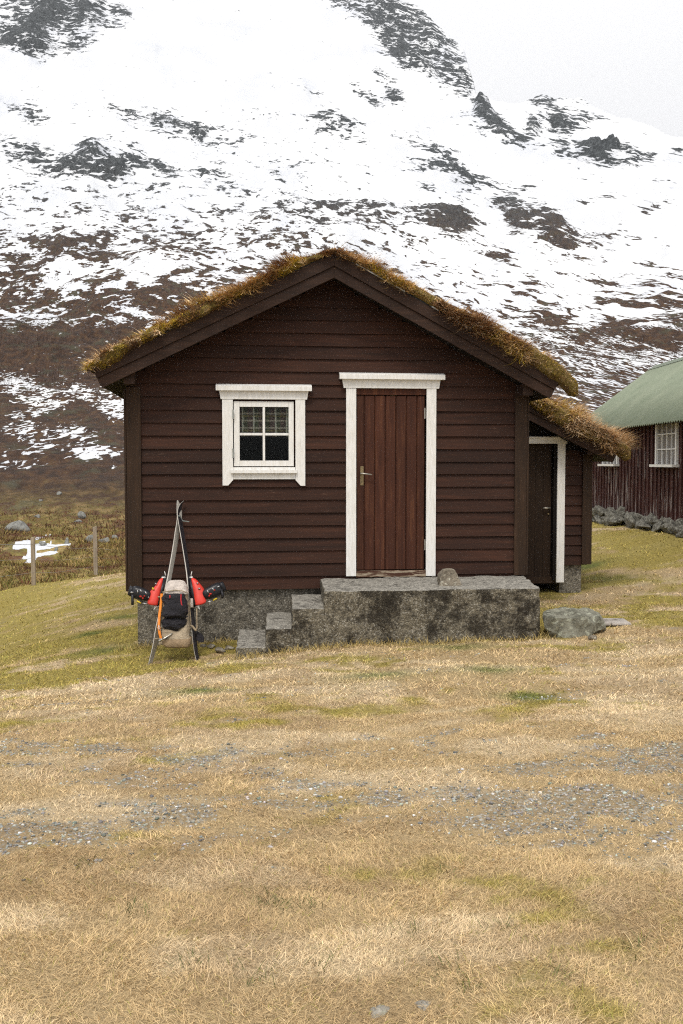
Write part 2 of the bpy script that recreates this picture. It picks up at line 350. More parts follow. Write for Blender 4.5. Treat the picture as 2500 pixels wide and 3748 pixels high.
# ---- the hillside and mountain: one sheet from the meadow's edge to the skyline
def rockiness(px, py):
    """how much bare rock and heather shows through the snow, by direction from the meadow (0 snow .. 1 bare)"""
    base = np.interp(py, [-200, 60, 300, 420, 560, 700, 820, 950, 1080, 1180, 1260, 1330, 1420, 1560, 1700, 1790, 1850],
                          [.06, .09, .11, .18, .23, .29, .38, .46, .49, .55, .80, .95, .86, .84, .94, .99, 1.0])
    wr = sstep(1100, 1750, px); base = base*(1-wr)+wr*np.interp(py, [-200, 60, 300, 560, 750, 900, 1050, 1150, 1250, 1400, 1700, 1850], [.06, .08, .09, .13, .21, .31, .35, .40, .50, .60, .8, 1.0])
    base = base+np.interp(px, [0, 300, 900, 1300, 1900], [.03, .01, 0, -.03, 0])*(py > 850)
    v = base+(fbm(px*.004, py*.006, 3, 55)-.5)*.10
    def e(cx, cy, rx, ry, a, val):
        nonlocal v
        ca, sa = math.cos(math.radians(a)), math.sin(math.radians(a))
        dx, dy = px-cx, py-cy; u = (dx*ca+dy*sa)/rx; w = (-dx*sa+dy*ca)/ry
        k = np.exp(-(u*u+w*w)**1.5*.8); v = v*(1-k)+val*k
    for q in [(150,70,150,60,10,.60),(110,130,90,60,10,.58),(130,215,110,50,15,.85),(215,110,60,80,30,.80),(330,120,90,90,20,.60),(350,60,70,60,0,.66),(290,190,60,40,40,.56),(450,100,55,30,10,.52),(445,148,40,14,0,.5),
              (1330,80,150,45,25,.60),(1440,120,120,70,35,.68),(1560,170,110,70,50,.62),(1500,240,130,45,25,.70),(1600,250,90,60,40,.60),(1660,250,60,90,-20,.52),(1690,330,50,60,60,.5),
              (1400,310,70,22,35,.46),(1440,370,30,70,-20,.50),(1340,370,70,22,35,.50),(1760,440,70,30,45,.72),(1820,500,90,34,42,.66),(1880,530,60,22,30,.55),(1740,500,90,22,50,.45),
              (1975,400,60,26,10,.56),(2010,450,80,30,15,.45),(1940,490,36,45,0,.62),(2040,490,55,45,10,.60),(2110,480,50,25,-10,.6),(2110,405,40,16,10,.55),(2180,590,170,36,8,.66),(2060,580,60,30,30,.58),(2200,600,50,36,0,.80),(2280,610,60,26,0,.55),(2370,590,30,9,0,.5),(2150,460,110,16,15,.45),
              (2450,590,30,12,0,.46),(130,455,80,40,25,.52),(420,395,60,24,5,.42),(470,450,80,28,0,.48),(500,455,35,14,0,.62),(625,470,60,36,10,.60),(640,510,50,14,0,.52),(745,500,110,45,10,.54),(735,515,30,20,0,.7),(900,520,40,12,0,.5),(1100,370,60,24,10,.36),(1160,360,40,14,0,.45),
              (90,600,90,50,15,.55),(135,605,45,34,10,.74),(340,560,50,40,0,.60),(260,650,120,42,5,.66),(420,670,90,34,5,.70),(360,610,50,30,0,.74),(500,620,70,34,10,.68),(600,640,70,24,5,.62),(780,645,90,18,5,.62),(850,700,110,24,10,.46),
              (1240,490,110,50,15,.58),(1300,540,60,22,20,.5),(1580,570,120,26,18,.56),(1600,585,40,16,10,.75),(1660,650,150,40,15,.52),(1680,670,40,18,10,.7),
              (1400,800,200,46,6,.56),(1640,830,120,55,15,.64),(1650,850,60,45,10,.80),(1870,770,80,34,20,.72),(1890,810,60,45,50,.7),(2010,850,80,50,35,.78),(2070,900,50,34,20,.75),(1970,790,60,30,40,.62),(1930,730,60,20,30,.5),(2130,900,80,20,20,.5),
              (1180,775,90,16,4,.6),(120,1000,110,40,8,.55),(330,950,90,34,10,.62),(250,940,120,20,12,.72),(560,900,80,22,-10,.5),(620,1110,90,60,10,.60),(380,1130,150,60,0,.60),(100,1110,110,60,0,.66),
              (1790,960,120,22,22,.5),(2330,830,30,16,-20,.5),(2360,785,60,12,-10,.45),
              (2000,1190,80,40,10,.66),(2250,1250,120,50,5,.64),(2430,1250,100,50,0,.76),(2090,1330,100,60,0,.62),(2160,1390,70,40,0,.55),(2290,1340,90,40,-20,.55),(2350,1150,90,30,10,.45),
              (150,1270,260,40,0,.93),(420,1275,160,26,0,.80),(80,1410,80,40,8,.40),(150,1470,90,50,10,.50),(260,1340,160,40,0,.86),(420,1310,120,30,0,.90),(420,1480,110,40,8,.45),(300,1440,90,30,8,.52),
              (350,1660,120,34,10,.52),(290,1590,70,30,10,.58),(440,1520,60,30,0,.42),(180,1600,90,50,0,.64),(80,1560,60,60,0,.58),(100,1680,120,50,0,.70),(240,520,200,26,0,.14),(350,330,500,60,5,.10),(900,330,300,60,5,.12),(1200,650,120,60,0,.24)]:
        e(*q)
    return np.clip(v, 0, 1)
def m_mountain():
    t = NT('snowy mountainside'); v = t.coord((1, .42, .8))
    r = t.attr('rock', 'Fac'); hi = t.attr('high', 'Fac'); near = t.attr('near', 'Fac')
    tl = t.attr('tilt', 'Fac'); oc = t.node('ShaderNodeSeparateXYZ'); t.l.new(t.coord(), oc.inputs[0]); zz = t.math('MULTIPLY_ADD', tl, oc.outputs[0], oc.outputs[2])
    def lay(sx, sz, sy, detail, rough, dist, off=0.0):
        cx = t.node('ShaderNodeCombineXYZ'); t.l.new(t.math('MULTIPLY_ADD', oc.outputs[0], sx, off), cx.inputs[0]); t.l.new(t.math('MULTIPLY', oc.outputs[1], sy), cx.inputs[1]); t.l.new(t.math('MULTIPLY', zz, sz), cx.inputs[2])
        return t.noise(cx.outputs[0], 1.0, detail, rough, dist)
    a = lay(.25, .46, .06, 6, .46, .8); b_ = lay(.06, .11, .012, 8, .56, .5, 30.0); c = lay(.80, 1.35, .14, 5, .50, .8, 7.0)
    fi = t.attr('fine', 'Fac'); c2 = lay(1.5, 3.2, .16, 5, .52, .6, 17.0)
    n = t.math('ADD', t.math('MULTIPLY', a, .46), t.math('ADD', t.math('MULTIPLY', b_, .30), t.math('MULTIPLY', c, .24)))
    nf = t.math('ADD', t.math('MULTIPLY', a, .30), t.math('ADD', t.math('MULTIPLY', b_, .14), t.math('MULTIPLY', c2, .56)))
    n = t.math('ADD', t.math('MULTIPLY', n, t.math('SUBTRACT', 1.0, fi)), t.math('MULTIPLY', nf, fi))
    thr = t.math('MULTIPLY_ADD', r, .34, .325)
    thr = t.math('ADD', thr, t.math('MULTIPLY', t.maprange(r, .9, 1.0), .5))
    m = t.maprange(t.math('SUBTRACT', thr, n), t.math('MULTIPLY_ADD', hi, -.012, -.005), t.math('MULTIPLY_ADD', hi, .008, .007))
    # bare ground: heather, moss, straw and rock
    f = t.noise(v, 1.1, 6, .65); f2 = t.noise(t.coord((1, .5, 1)), .35, 5, .6); f3 = t.noise(t.coord(), 9, 4, .65)
    low = t.ramp(f, [(.30, (.010, .0055, .003)), (.47, (.034, .016, .0075)), (.58, (.058, .027, .011)), (.72, (.095, .058, .020))])
    low = t.mix(t.maprange(f2, .54, .66, 0, .7), low, (.055, .048, .014))
    nearc = t.ramp(f, [(.28, (.08, .030, .016)), (.42, (.15, .078, .027)), (.52, (.17, .14, .028)), (.62, (.34, .235, .09)), (.78, (.11, .135, .022))])
    low = t.mix(near, low, nearc)
    rockc = t.ramp(t.noise(v, .9, 8, .7), [(.3, (.008, .010, .012)), (.5, (.034, .040, .044)), (.7, (.10, .11, .115))])
    rb = t.mix(t.maprange(f2, .42, .6), rockc, t.ramp(f, [(.35, (.03, .02, .013)), (.65, (.095, .055, .026))]))
    bare = t.mix(hi, t.mix(t.maprange(f2, .56, .64, 0, .25), low, rockc), t.mix(hi, rb, rockc))
    bare = t.mix(1.0, bare, t.ramp(f3, [(.3, .6), (.7, 1.35)]), 'MULTIPLY')
    snow = t.mix(t.maprange(t.noise(v, .05, 6, .6), .35, .65), (.56, .58, .62), (.69, .70, .71))
    t.bump(t.math('ADD', t.math('MULTIPLY', m, 1.0), t.math('ADD', a, f3)), .55, .35)
    return t.done(t.mix(m, snow, bare), .9)
bb = np.radians(np.concatenate([np.linspace(-50, -15, 50)[:-1], np.linspace(-15, 28.5, 620)[:-1], np.linspace(28.5, 62, 50)]))
dd = np.concatenate([np.linspace(17, 40, 90)[:-1], np.linspace(40, 120, 90)[:-1], np.geomspace(120, 640, 300)[:-1], np.geomspace(640, 1500, 30)])
BB, DD = np.meshgrid(bb, dd)
HX = CAM[0]+DD*np.sin(BB); HY = CAM[1]+DD*np.cos(BB)
HZ = np.where(DD-edge_d(BB) > 6.5, hill_z(HX, HY), G(HX, HY))-.5*(1-sstep(.6, 2.2, DD-edge_d(BB)))
t0 = (HZ-CAM[2])/DD; lat = np.tan(BB-YAW); PXX = 1250+FPX*lat
PYY = 1690-FPX*t0*np.hypot(1, lat)
rk = rockiness(PXX, PYY)
crag = sstep(.48, .72, rk)*sstep(230, 330, DD)
HZ = HZ+crag*(ridged(HX*.035, HY*.035, 5, 91)-.45)*16*sstep(200, 420, DD)
HZ = HZ+(ridged(HX*.016+.3*fbm(HX*.03, HY*.03, 2, 77), HY*.011, 4, 93)-.5)*9*sstep(150, 330, DD)*sstep(0, 50, np.abs(DD-np.interp(np.interp(BB, _skx, _skt), _pt, _pd))+25)
HZ = HZ+sstep(.35, .7, rk)*(ridged(HX*.25, HY*.25, 3, 95)-.5)*1.3*sstep(100, 200, DD)
# two snow patches that linger in the dip beyond the fence
def patch_mask():
    m = np.zeros_like(HX)
    for px, py, rx, ry in [(150, 2000, 85, 17), (128, 1984, 26, 22), (112, 2002, 45, 12), (215, 1996, 44, 7), (122, 2040, 34, 8), (112, 2054, 14, 8), (165, 2028, 32, 5)]:
        x0 = on_ground(px-rx, py); x1 = on_ground(px+rx, py); y0 = on_ground(px, py+ry); y1 = on_ground(px, py-ry)
        cx, cy = (x0[:2]+x1[:2])/2; cyy = (y0[:2]+y1[:2])/2
        A = np.linalg.norm(x1[:2]-x0[:2])/2; B = max(.3, np.linalg.norm(y1[:2]-y0[:2])/2)
        u = (HX-cyy[0])/A; w_ = (HY-cyy[1])/B; w_ = w_-0
        m = m+1.15*np.exp(-(u*u+w_*w_)*.9)
    return m
pm = patch_mask()+(fbm(HX*1.6, HY*.8, 4, 97)-.5)*.9
rk = np.where(DD < 60, np.where(pm > .62, .0, 1.0), rk)
hill = grid_mesh('mountain', np.stack([HX, HY, HZ], -1), m_mountain(), None, None,
                 {'rock': rk, 'fine': sstep(235, 175, DD), 'tilt': np.interp(np.degrees(BB), [-15, -4, 8, 16, 30], [-.04, .0, .06, .20, .34]), 'high': sstep(35, 115, HZ), 'near': sstep(75, 40, DD)})
tag(hill, kind='structure')
# ------------------------------------------------------------------ grass on the meadow
M_GRASS = vcol('dry grass', .8, .22)
def lawn_points(n, d0, d1, b0, b1):
    b = np.radians(rng.uniform(b0, b1, n)); d = np.sqrt(rng.uniform(d0*d0, d1*d1, n))
    x = CAM[0]+d*np.sin(b); y = CAM[1]+d*np.cos(b)
    ok = (d < edge_d(b)+.4) & ~((x > -1.0) & (x < 3.35) & (y > -.02) & (y < 5.6)) & ~((x > 3.3) & (x < 5.1) & (y > 2.9) & (y < 5.6)) & ~((x > .93) & (x < 3.15) & (y > -1.1) & (y < .1)) & ~((x > .06) & (x < 1) & (y > -1.1) & (y < .1))
    return x[ok], y[ok], d[ok]
PG, AZ, TI, LL, WW, CC = [], [], [], [], [], []
for n, d0, d1, Lm, Wm in [(230000, 2.1, 4.4, .044, .0017), (190000, 4.4, 7.2, .038, .0028), (150000, 7.2, 12.5, .042, .0056), (75000, 12.5, 26, .05, .011)]:
    x, y, d = lawn_points(n, d0, d1, -17, 31)
    c, tr, g = lawn_col(x, y)
    keep = rng.random(len(x)) > tr*.95; x, y, c, tr, g, d = x[keep], y[keep], c[keep], tr[keep], g[keep], d[keep]
    k = len(x); z = G(x, y)
    tuft = fbm(x*5, y*5, 3, 101); flow = fbm(x*2.6, y*2.6, 3, 103)*11+rng.normal(0, 1.5, k)
    L = Lm*(.55+.75*tuft)*rng.uniform(.5, 1.5, k)*np.where(tr > .15, .55, 1)
    ti = np.clip(rng.normal(1.12, .28, k), .2, 1.5)
    gr = rng.random(k) < .035+.20*sstep(.2, .8, g); 
    col = c*(rng.uniform(.74, 1.3, k)*(.85+.3*tuft))[:, None]
    col = np.where(gr[:, None], (GREEN*.8+OLIVE*.35)*rng.uniform(.6, 1.4, k)[:, None], col)
    col = np.where((rng.random(k) < .07)[:, None], col*.55, col)
    PG.append(np.stack([x, y, z-.004], 1)); AZ.append(flow); TI.append(ti); LL.append(L); WW.append(Wm*rng.uniform(.6, 1.4, k)); CC.append(col)
# longer pale tufts and some fresh green ones in the foreground
n = 9000; x, y, d = lawn_points(n, 2.2, 9, -16, 30); tf = fbm(x*1.9, y*1.9, 3, 111); kk = (tf > .58) & (track(x, y) < .3); x, y = x[kk], y[kk]; k = len(x)
c, _, _ = lawn_col(x, y)
PG.append(np.stack([x, y, G(x, y)-.004], 1)); AZ.append(fbm(x*2, y*2, 2, 103)*9+rng.normal(0, .6, k)); TI.append(rng.uniform(.6, 1.4, k)); LL.append(rng.uniform(.035, .085, k)); WW.append(np.full(k, .0020)); CC.append((c*.5+PALE*.5)*rng.uniform(.7, 1.3, k)[:, None])
for px, py in [(490, 3330), (960, 3300), (1020, 3310), (1110, 3330), (940, 3580), (1640, 3550), (1690, 3620), (1620, 3180), (320, 3170), (2340, 3470), (1190, 3530), (2050, 3570), (690, 3520), (1830, 3390), (1500, 3420)]:
    p = on_ground(px, py); k = 26
    x = p[0]+rng.normal(0, .035, k); y = p[1]+rng.normal(0, .035, k)
    PG.append(np.stack([x, y, G(x, y)-.004], 1)); AZ.append(rng.uniform(0, 6.28, k)); TI.append(rng.uniform(.3, 1.25, k)); LL.append(rng.uniform(.03, .085, k)); WW.append(np.full(k, .0030)); CC.append(np.array([.085, .10, .03])*rng.uniform(.6, 1.5, k)[:, None])
# rank grass against the foundation and the steps
for (xa, ya), (xb, yb), k in [((-1.25, -.05), (0, -.05), 500), ((0, -1.2), (.95, -1.2), 500), ((.95, -1.16), (3.2, -1.16), 900), ((3.2, -1.1), (3.3, 0), 300), ((4.6, 2.8), (5.3, 2.8), 300), ((5.1, 2.8), (5.3, 5), 300)]:
    s = rng.random(k); x = xa+(xb-xa)*s+rng.normal(0, .035, k); y = ya+(yb-ya)*s+rng.normal(0, .04, k)
    PG.append(np.stack([x, y, G(x, y)-.004], 1)); AZ.append(rng.uniform(0, 6.28, k)); TI.append(rng.uniform(.15, 1.2, k)); LL.append(rng.uniform(.04, .13, k)); WW.append(np.full(k, .005)); CC.append((OLIVE*.5+STRAW*.45)*rng.uniform(.4, 1.3, k)[:, None])
cat = np.concatenate
grass = blades('meadow_grass', cat(PG), cat(AZ), cat(TI), cat(LL), cat(WW), cat(CC), M_GRASS)
tag(grass, 'short dry straw and olive grass matted over the meadow', kind='stuff'); grass['category'] = 'grass'
# ------------------------------------------------------------------ gravel of the old track
def pebbles(name, P, S, cols, mat):
    bm = bmesh.new(); bmesh.ops.create_icosphere(bm, subdivisions=1, radius=1); bv = np.array([v.co[:] for v in bm.verts]); bf = np.array([[v.index for v in f.verts] for f in bm.faces]); bm.free()
    n = len(P); k = len(bv)
    a = rng.uniform(0, 6.28, n); ca, sa = np.cos(a), np.sin(a)
    J = bv[None]*(1+rng.uniform(-.28, .28, (n, k, 1)))
    J = J*np.stack([S, S*rng.uniform(.6, .95, n), S*rng.uniform(.35, .7, n)], 1)[:, None, :]
    Q = np.stack([J[..., 0]*ca[:, None]-J[..., 1]*sa[:, None], J[..., 0]*sa[:, None]+J[..., 1]*ca[:, None], J[..., 2]], -1)+P[:, None]
    L = (bf[None]+(np.arange(n)*k)[:, None, None]).ravel()
    return bulk(name, Q.reshape(-1, 3), L, np.full(n*len(bf), 3), mat, np.repeat(cols, k, 0))
n = 230000; x, y, d = lawn_points(n, 4.0, 9.5, -17, 31); tr = track(x, y)
kk = rng.random(len(x)) < tr*.6; x, y = x[kk], y[kk]; k = len(x)
S = .0045*np.exp(rng.normal(0, .5, k)); S = np.clip(S, .0025, .014)
gc = np.array([.235, .235, .215])*1.1*np.exp(rng.normal(-.1, .45, k))[:, None]*(1+rng.normal(0, .05, (k, 3)))
pb = pebbles('track_gravel', np.stack([x, y, G(x, y)+S*.15], 1), S, np.clip(gc, .02, .6), vcol('gravel stones', .85, .3))
tag(pb, 'blue grey gravel showing through the grass of the old track', kind='stuff'); pb['category'] = 'gravel'
# ------------------------------------------------------------------ heather and scrub on the hill
def hill_points(n, d0, d1, b0, b1):
    b = np.radians(rng.uniform(b0, b1, n)); d = rng.uniform(d0, d1, n)
    x = CAM[0]+d*np.sin(b); y = CAM[1]+d*np.cos(b); k = d > edge_d(b)+1.5
    return x[k], y[k], d[k]
x, y, d = hill_points(70000, 22, 62, -17, -3); hn = fbm(x*.35, y*.35, 4, 121); k = len(x)
onsnow = np.zeros(k)
pal = np.array([[.11, .042, .022], [.075, .038, .017], [.16, .115, .026], [.34, .235, .09], [.105, .12, .020], [.13, .042, .023]])
pi = np.clip(((hn-.5)*9+2.5+rng.normal(0, .9, k)).astype(int), 0, 5)
sp = np.array([on_ground(*q)[:2] for q in [(150, 1998), (110, 2000), (190, 1996), (122, 2040), (128, 1984), (150, 2030)]])
keep_ = rng.random(k) < sstep(64, 34, d); x, y, d, hn = x[keep_], y[keep_], d[keep_], hn[keep_]; k = len(x)
pi = np.clip(((hn-.5)*9+2.5-1.6*sstep(32, 50, d)+rng.normal(0, .9, k)).astype(int), 0, 5)
dm = np.min(np.hypot((x[:, None]-sp[None, :, 0])/1.2, (y[:, None]-sp[None, :, 1])/2.0), 1); kk = dm > .8
x, y, d, pi, hn = x[kk], y[kk], d[kk], pi[kk], hn[kk]; k = len(x)
z = G(x, y)
he = blades('heather', np.stack([x, y, z-.02], 1), rng.uniform(0, 6.28, k), np.clip(rng.normal(.8, .35, k), 0, 1.4), rng.uniform(.10, .32, k)*np.clip(hn*2, .5, 1.4), .016*(d/30)*rng.uniform(.7, 1.4, k), pal[pi]*rng.uniform(.5, 1.4, k)[:, None], vcol('heather', .9, .25))
tag(he, 'brown and olive heather and tussocks covering the slope beyond the fence', kind='stuff'); he['category'] = 'heather'
# bare birch scrub: thin twigs standing on the slope
def scrub_pts(n, px0, px1, py0, py1):
    out = []
    x, y, d = hill_points(n*6, 90, 300, -16, 30)
    z = hill_z(x, y); b, dist = bd(x, y); la = np.tan(b-YAW)
    px = 1250+FPX*la; py = 1690-FPX*(z-CAM[2])/dist*np.hypot(1, la)
    k = (px > px0) & (px < px1) & (py > py0) & (py < py1) & (fbm(x*.05, y*.05, 3, 131) > .44)
    return np.stack([x, y, z], 1)[k][:n]
sp_ = [scrub_pts(3600, -100, 640, 1190, 1300), scrub_pts(1500, -100, 520, 1290, 1420), scrub_pts(900, 560, 760, 1060, 1180), scrub_pts(1100, 2080, 2600, 1140, 1330), scrub_pts(500, 1900, 2200, 1120, 1250), scrub_pts(400, 100, 600, 1060, 1180)]
sp_ = cat(sp_); R_ = 7; P = np.repeat(sp_, R_, 0); k = len(P); P[:, :2] += rng.normal(0, .35, (k, 2)); P[:, 2] = hill_z(P[:, 0], P[:, 1])-.1
sb = blades('birch_scrub', P, rng.uniform(0, 6.28, k), np.clip(np.abs(rng.normal(0, .42, k)), 0, 1.1), rng.uniform(.7, 2.3, k), rng.uniform(.025, .055, k), np.array([.05, .030, .024])*rng.uniform(.5, 1.7, k)[:, None], vcol('bare twigs', .9, .2), curl=.2)
tag(sb, 'bare dark birch scrub fringing the snow on the slope', kind='stuff'); sb['category'] = 'scrub'
# ------------------------------------------------------------------ materials of the cabin
M_SIDE = wood('brown stained boards', (.019, .0080, .0046), (.037, .0138, .0074), (.064, .0235, .0118), 'x', True, (.13, .075, .05))
M_TRIMB = wood('brown corner boards', (.020, .011, .006), (.036, .019, .010), (.055, .029, .015), 'z', None, (.13, .075, .045))
M_RAKE = wood('brown gable boards', (.020, .0105, .0068), (.036, .0180, .0112), (.060, .030, .018), 'x', None, (.14, .085, .05))
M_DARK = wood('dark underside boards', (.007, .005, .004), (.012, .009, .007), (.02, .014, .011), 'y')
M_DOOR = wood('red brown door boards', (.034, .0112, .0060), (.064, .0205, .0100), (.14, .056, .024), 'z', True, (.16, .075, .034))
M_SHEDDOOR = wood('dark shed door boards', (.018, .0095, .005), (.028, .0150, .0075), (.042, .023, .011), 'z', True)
M_WHITE = NT('white painted wood'); _v = M_WHITE.coord(); _n = M_WHITE.noise(M_WHITE.coord((9, 9, 1.2)), 6, 5, .65); _k = M_WHITE.voro(_v, 13)
M_WHITE.bump(_n, .2, .003)
_c0 = M_WHITE.mix(M_WHITE.maprange(_n, .35, .62), (.66, .645, .60), (.79, .785, .77)); _c0 = M_WHITE.mix(M_WHITE.maprange(_k, .03, .018), _c0, (.2, .13, .08))
M_WHITE = M_WHITE.done(_c0, .5)
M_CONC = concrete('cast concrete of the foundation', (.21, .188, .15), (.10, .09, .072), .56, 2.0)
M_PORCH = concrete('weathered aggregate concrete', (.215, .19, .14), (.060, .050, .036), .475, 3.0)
M_STEEL = plain('brushed metal', (.45, .43, .38), .4, .8)
M_BRASS = plain('worn brass', (.26, .2, .11), .5, .7)
M_BLACKFELT = plain('black roofing felt', (.02, .022, .024), .8, 0, .5, 60)
XL, XR, XA, ZA = -1.11, 3.305, 1.095, 3.947
EL = (-1.42, 2.72); ER = (3.565, 2.640)
SL = (ZA-EL[1])/(XA-EL[0]); SR = (ZA-ER[1])/(ER[0]-XA)
def roofz(x): return ZA-(SL*(XA-x) if x < XA else SR*(x-XA))
YB, YF = 5.5, -.38
cabin = empty('cabin', (1.1, 0, -.25), 'dark brown boarded cabin with a turf roof, white framed window and red brown plank door', 'cabin')
def brd_attr(o, vals):
    a = o.data.attributes.new('brd', 'FLOAT', 'POINT'); a.data.foreach_set('value', np.asarray(vals, np.float32))
def siding(name, x0f, x1f, zb, zt, pitch, yp, holes, parent, mat, z0):
    """lapped horizontal boards in the plane y = yp; each board is a wedge, cut round the openings"""
    m = MB(); vals = []
    i = 0; z = z0
    while z < zt-.01:
        za, zc = z, min(z+pitch, zt); cuts = sorted({za, zc}|{h for q in holes for h in q[2:] if za < h < zc})
        rv = rng.random(); jog = rng.normal(0, .0012); drop = rng.uniform(-.002, .002)
        for c0, c1 in zip(cuts[:-1], cuts[1:]):
            zm = (c0+c1)/2; segs = [(x0f(zm), x1f(zm))]
            for hx0, hx1, hz0, hz1 in holes:
                if hz0 <= zm <= hz1:
                    ns = []
                    for a, b in segs:
                        if hx1 <= a or hx0 >= b: ns.append((a, b))
                        else:
                            if hx0 > a: ns.append((a, hx0))
                            if hx1 < b: ns.append((hx1, b))
                    segs = ns
            for a, b in segs:
                if b-a < .01: continue
                f0 = -.031+.021*(c0-za)/pitch+jog; f1 = -.031+.021*(c1-za)/pitch+jog
                xs = np.linspace(a, b, max(2, int((b-a)/.35)+1)); nb = len(xs); w = (fbm(xs*1.1, xs*0+z*7, 2, 3)-.5)*.005
                n0 = len(m.v); vs = []
                for j, xx in enumerate(xs):
                    lo = c0+(drop+w[j] if c0 == za else 0)
                    vs += [(xx, yp, lo), (xx, yp+f0, lo), (xx, yp+f1, c1), (xx, yp, c1)]
                fs = [(3, 2, 1, 0), tuple(4*(nb-1)+q for q in range(4))]
                for j in range(nb-1):
                    for q in range(4):
                        fs.append((4*j+q, 4*j+(q+1) % 4, 4*j+4+(q+1) % 4, 4*j+4+q))
                m.add(vs, fs); vals += [rv]*len(vs)
        z += pitch; i += 1
    o = m.build(name, mat, parent); brd_attr(o, vals); return o
WX0, WX1, WZ0, WZ1 = rect(852, 1468, 1078, 1716)
DX0, DX1, DZ0, DZ1 = rect(1299, 1424, 1559, 2107)
lim = lambda z: (max(XL+.03, XA-(ZA-.17-z)/SL), min(XR-.03, XA+(ZA-.17-z)/SR))
siding('wall', lambda z: lim(z)[0], lambda z: lim(z)[1], .353, 3.75, .13985, 0, [(WX0, WX1, WZ0, WZ1), (DX0, DX1, -1, DZ1)], cabin, M_SIDE, .353)
# inner shell: front lining with the two openings, side and back walls, ceiling of boards comes from the deck
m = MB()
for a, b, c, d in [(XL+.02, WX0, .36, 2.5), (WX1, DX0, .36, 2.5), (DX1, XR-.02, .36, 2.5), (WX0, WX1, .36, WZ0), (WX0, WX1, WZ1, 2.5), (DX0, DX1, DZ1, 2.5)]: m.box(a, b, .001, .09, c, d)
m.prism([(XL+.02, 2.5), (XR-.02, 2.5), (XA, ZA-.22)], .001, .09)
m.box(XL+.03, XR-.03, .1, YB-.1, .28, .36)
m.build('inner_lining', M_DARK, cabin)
for sx, xa, xb in ((-1, XL, XL+.1), (1, XR-.1, XR)):
    m = MB(); vals = []
    z = .353
    while z < 2.55:
        rv = rng.random(); o = sx*.022; e0 = xa if sx < 0 else xb
        m.add([(e0-o*.2, .02, z), (e0+o, .02, z), (e0+o*.3, .02, z+.14), (e0-o*.2, .02, z+.14), (e0-o*.2, YB, z), (e0+o, YB, z), (e0+o*.3, YB, z+.14), (e0-o*.2, YB, z+.14)],
              [(0,1,2,3), (7,6,5,4), (0,4,5,1), (1,5,6,2), (2,6,7,3), (3,7,4,0)]); vals += [rv]*8; z += .13985
    m.box(min(xa, xb)+.012, max(xa, xb)-.012, .1, YB-.01, .3, 2.58); vals += [.5]*8
    o = m.build('side_wall', M_SIDE, cabin); brd_attr(o, vals)
m = MB(); m.prism([(XL+.02, .3), (XR-.02, .3), (XR-.02, 2.5), (XA, ZA-.22), (XL+.02, 2.5)], YB-.08, YB+.02)
o = m.build('back_wall', M_SIDE, cabin); brd_attr(o, [.5]*len(m.v))
# corner boards
lx0, lx1 = XL, X(519, 1800); rx0, rx1 = X(1879.5, 1750), XR
for a, b, zb in ((lx0, lx1, .345), (rx0, rx1, .47)):
    m = MB(); m.box(a, b, -.052, -.0305, zb, 2.55); o1 = m.build('corner_board', M_TRIMB, cabin, bevel=.003)
    m = MB(); q = a-.026 if a < 0 else b+.004
    m.box(q, q+.022, -.045, .09, zb+.004, 2.53); m.build('corner_board', M_TRIMB, cabin, bevel=.003)
# foundation
m = MB(); m.box(-1.02, 3.26, .035, YB-.05, -.75, .345)
fo = m.build('foundation', M_CONC, cabin)
# ---- window
win = bpy.data.objects.new('window', None); COL.objects.link(win); win.parent = cabin
def wbox(name, r, y0, y1, parent, mat=M_WHITE, bevel=.003):
    a, b, c, d = r; m = MB(); m.box(a, b, y0, y1, c, d); return m.build(name, mat, parent, bevel=bevel)
m = MB()                                                     # outer casing: two posts with cut feet, header, apron
a, b, c, d = rect(814, 1463, 853, 1777); m.prism([(a, c), (b-.055, c), (b, c+.062), (b, d), (a, d)], -.055, -.031)
a2, b2, c2, d2 = rect(1080.5, 1463, 1116, 1778); m.prism([(a2+.055, c2), (b2, c2), (b2, d2), (a2, d2), (a2, c2+.062)], -.055, -.031)
h0, h1, hz0, hz1 = rect(803, 1430, 1127, 1463); m.prism([(h0+.014, hz0), (h1-.014, hz0), (h1+.004, hz1), (h0-.004, hz1)], -.060, -.031)
p0, p1, pz0, pz1 = rect(853, 1731.5, 1080.5, 1754); m.box(p0+.001, p1-.001, -.050, -.031, pz0, pz1)
m.build('frame', M_WHITE, win, bevel=.003)
c0, c1, cz0, cz1 = rect(790, 1411, 1139, 1432); m = MB()
m.add([(c0, -.031, cz1+.012), (c1, -.031, cz1+.012), (c1, -.105, cz1-.012), (c0, -.105, cz1-.012), (c0, -.031, cz0), (c1, -.031, cz0), (c1, -.105, cz0-.002), (c0, -.105, cz0-.002)],
      [(0,1,2,3), (7,6,5,4), (0,3,7,4), (1,5,6,2), (2,6,7,3), (0,4,5,1)]); m.build('cap', M_WHITE, win, bevel=.003)
s0, s1, sz0, sz1 = rect(845, 1720, 1086, 1732); m = MB()
m.box(s0, s1, -.085, -.030, sz0, sz1); i0, i1, iz0, iz1 = rect(853, 1710, 1080, 1720); m.box(i0+.001, i1-.001, -.045, -.02, iz0, iz1); m.build('sill', M_WHITE, win, bevel=.002)
q0, q1, qz0, qz1 = rect(856, 1470, 1074.5, 1706.5); g0, g1, gz0, gz1 = rect(877, 1490, 1056, 1686); vx0, vx1, _, _ = rect(961.3, 1490, 969.8, 1686); _, _, hz_0, hz_1 = rect(877, 1585, 1056, 1594)
m = MB(); m.box(q0, g0, -.036, .0, qz0, qz1); m.box(g1, q1, -.036, .0, qz0, qz1); m.box(g0+.0005, g1-.0005, -.0355, .0, qz0, gz0); m.box(g0+.0005, g1-.0005, -.0355, .0, gz1, qz1)
m.build('sash', M_WHITE, win, bevel=.002)
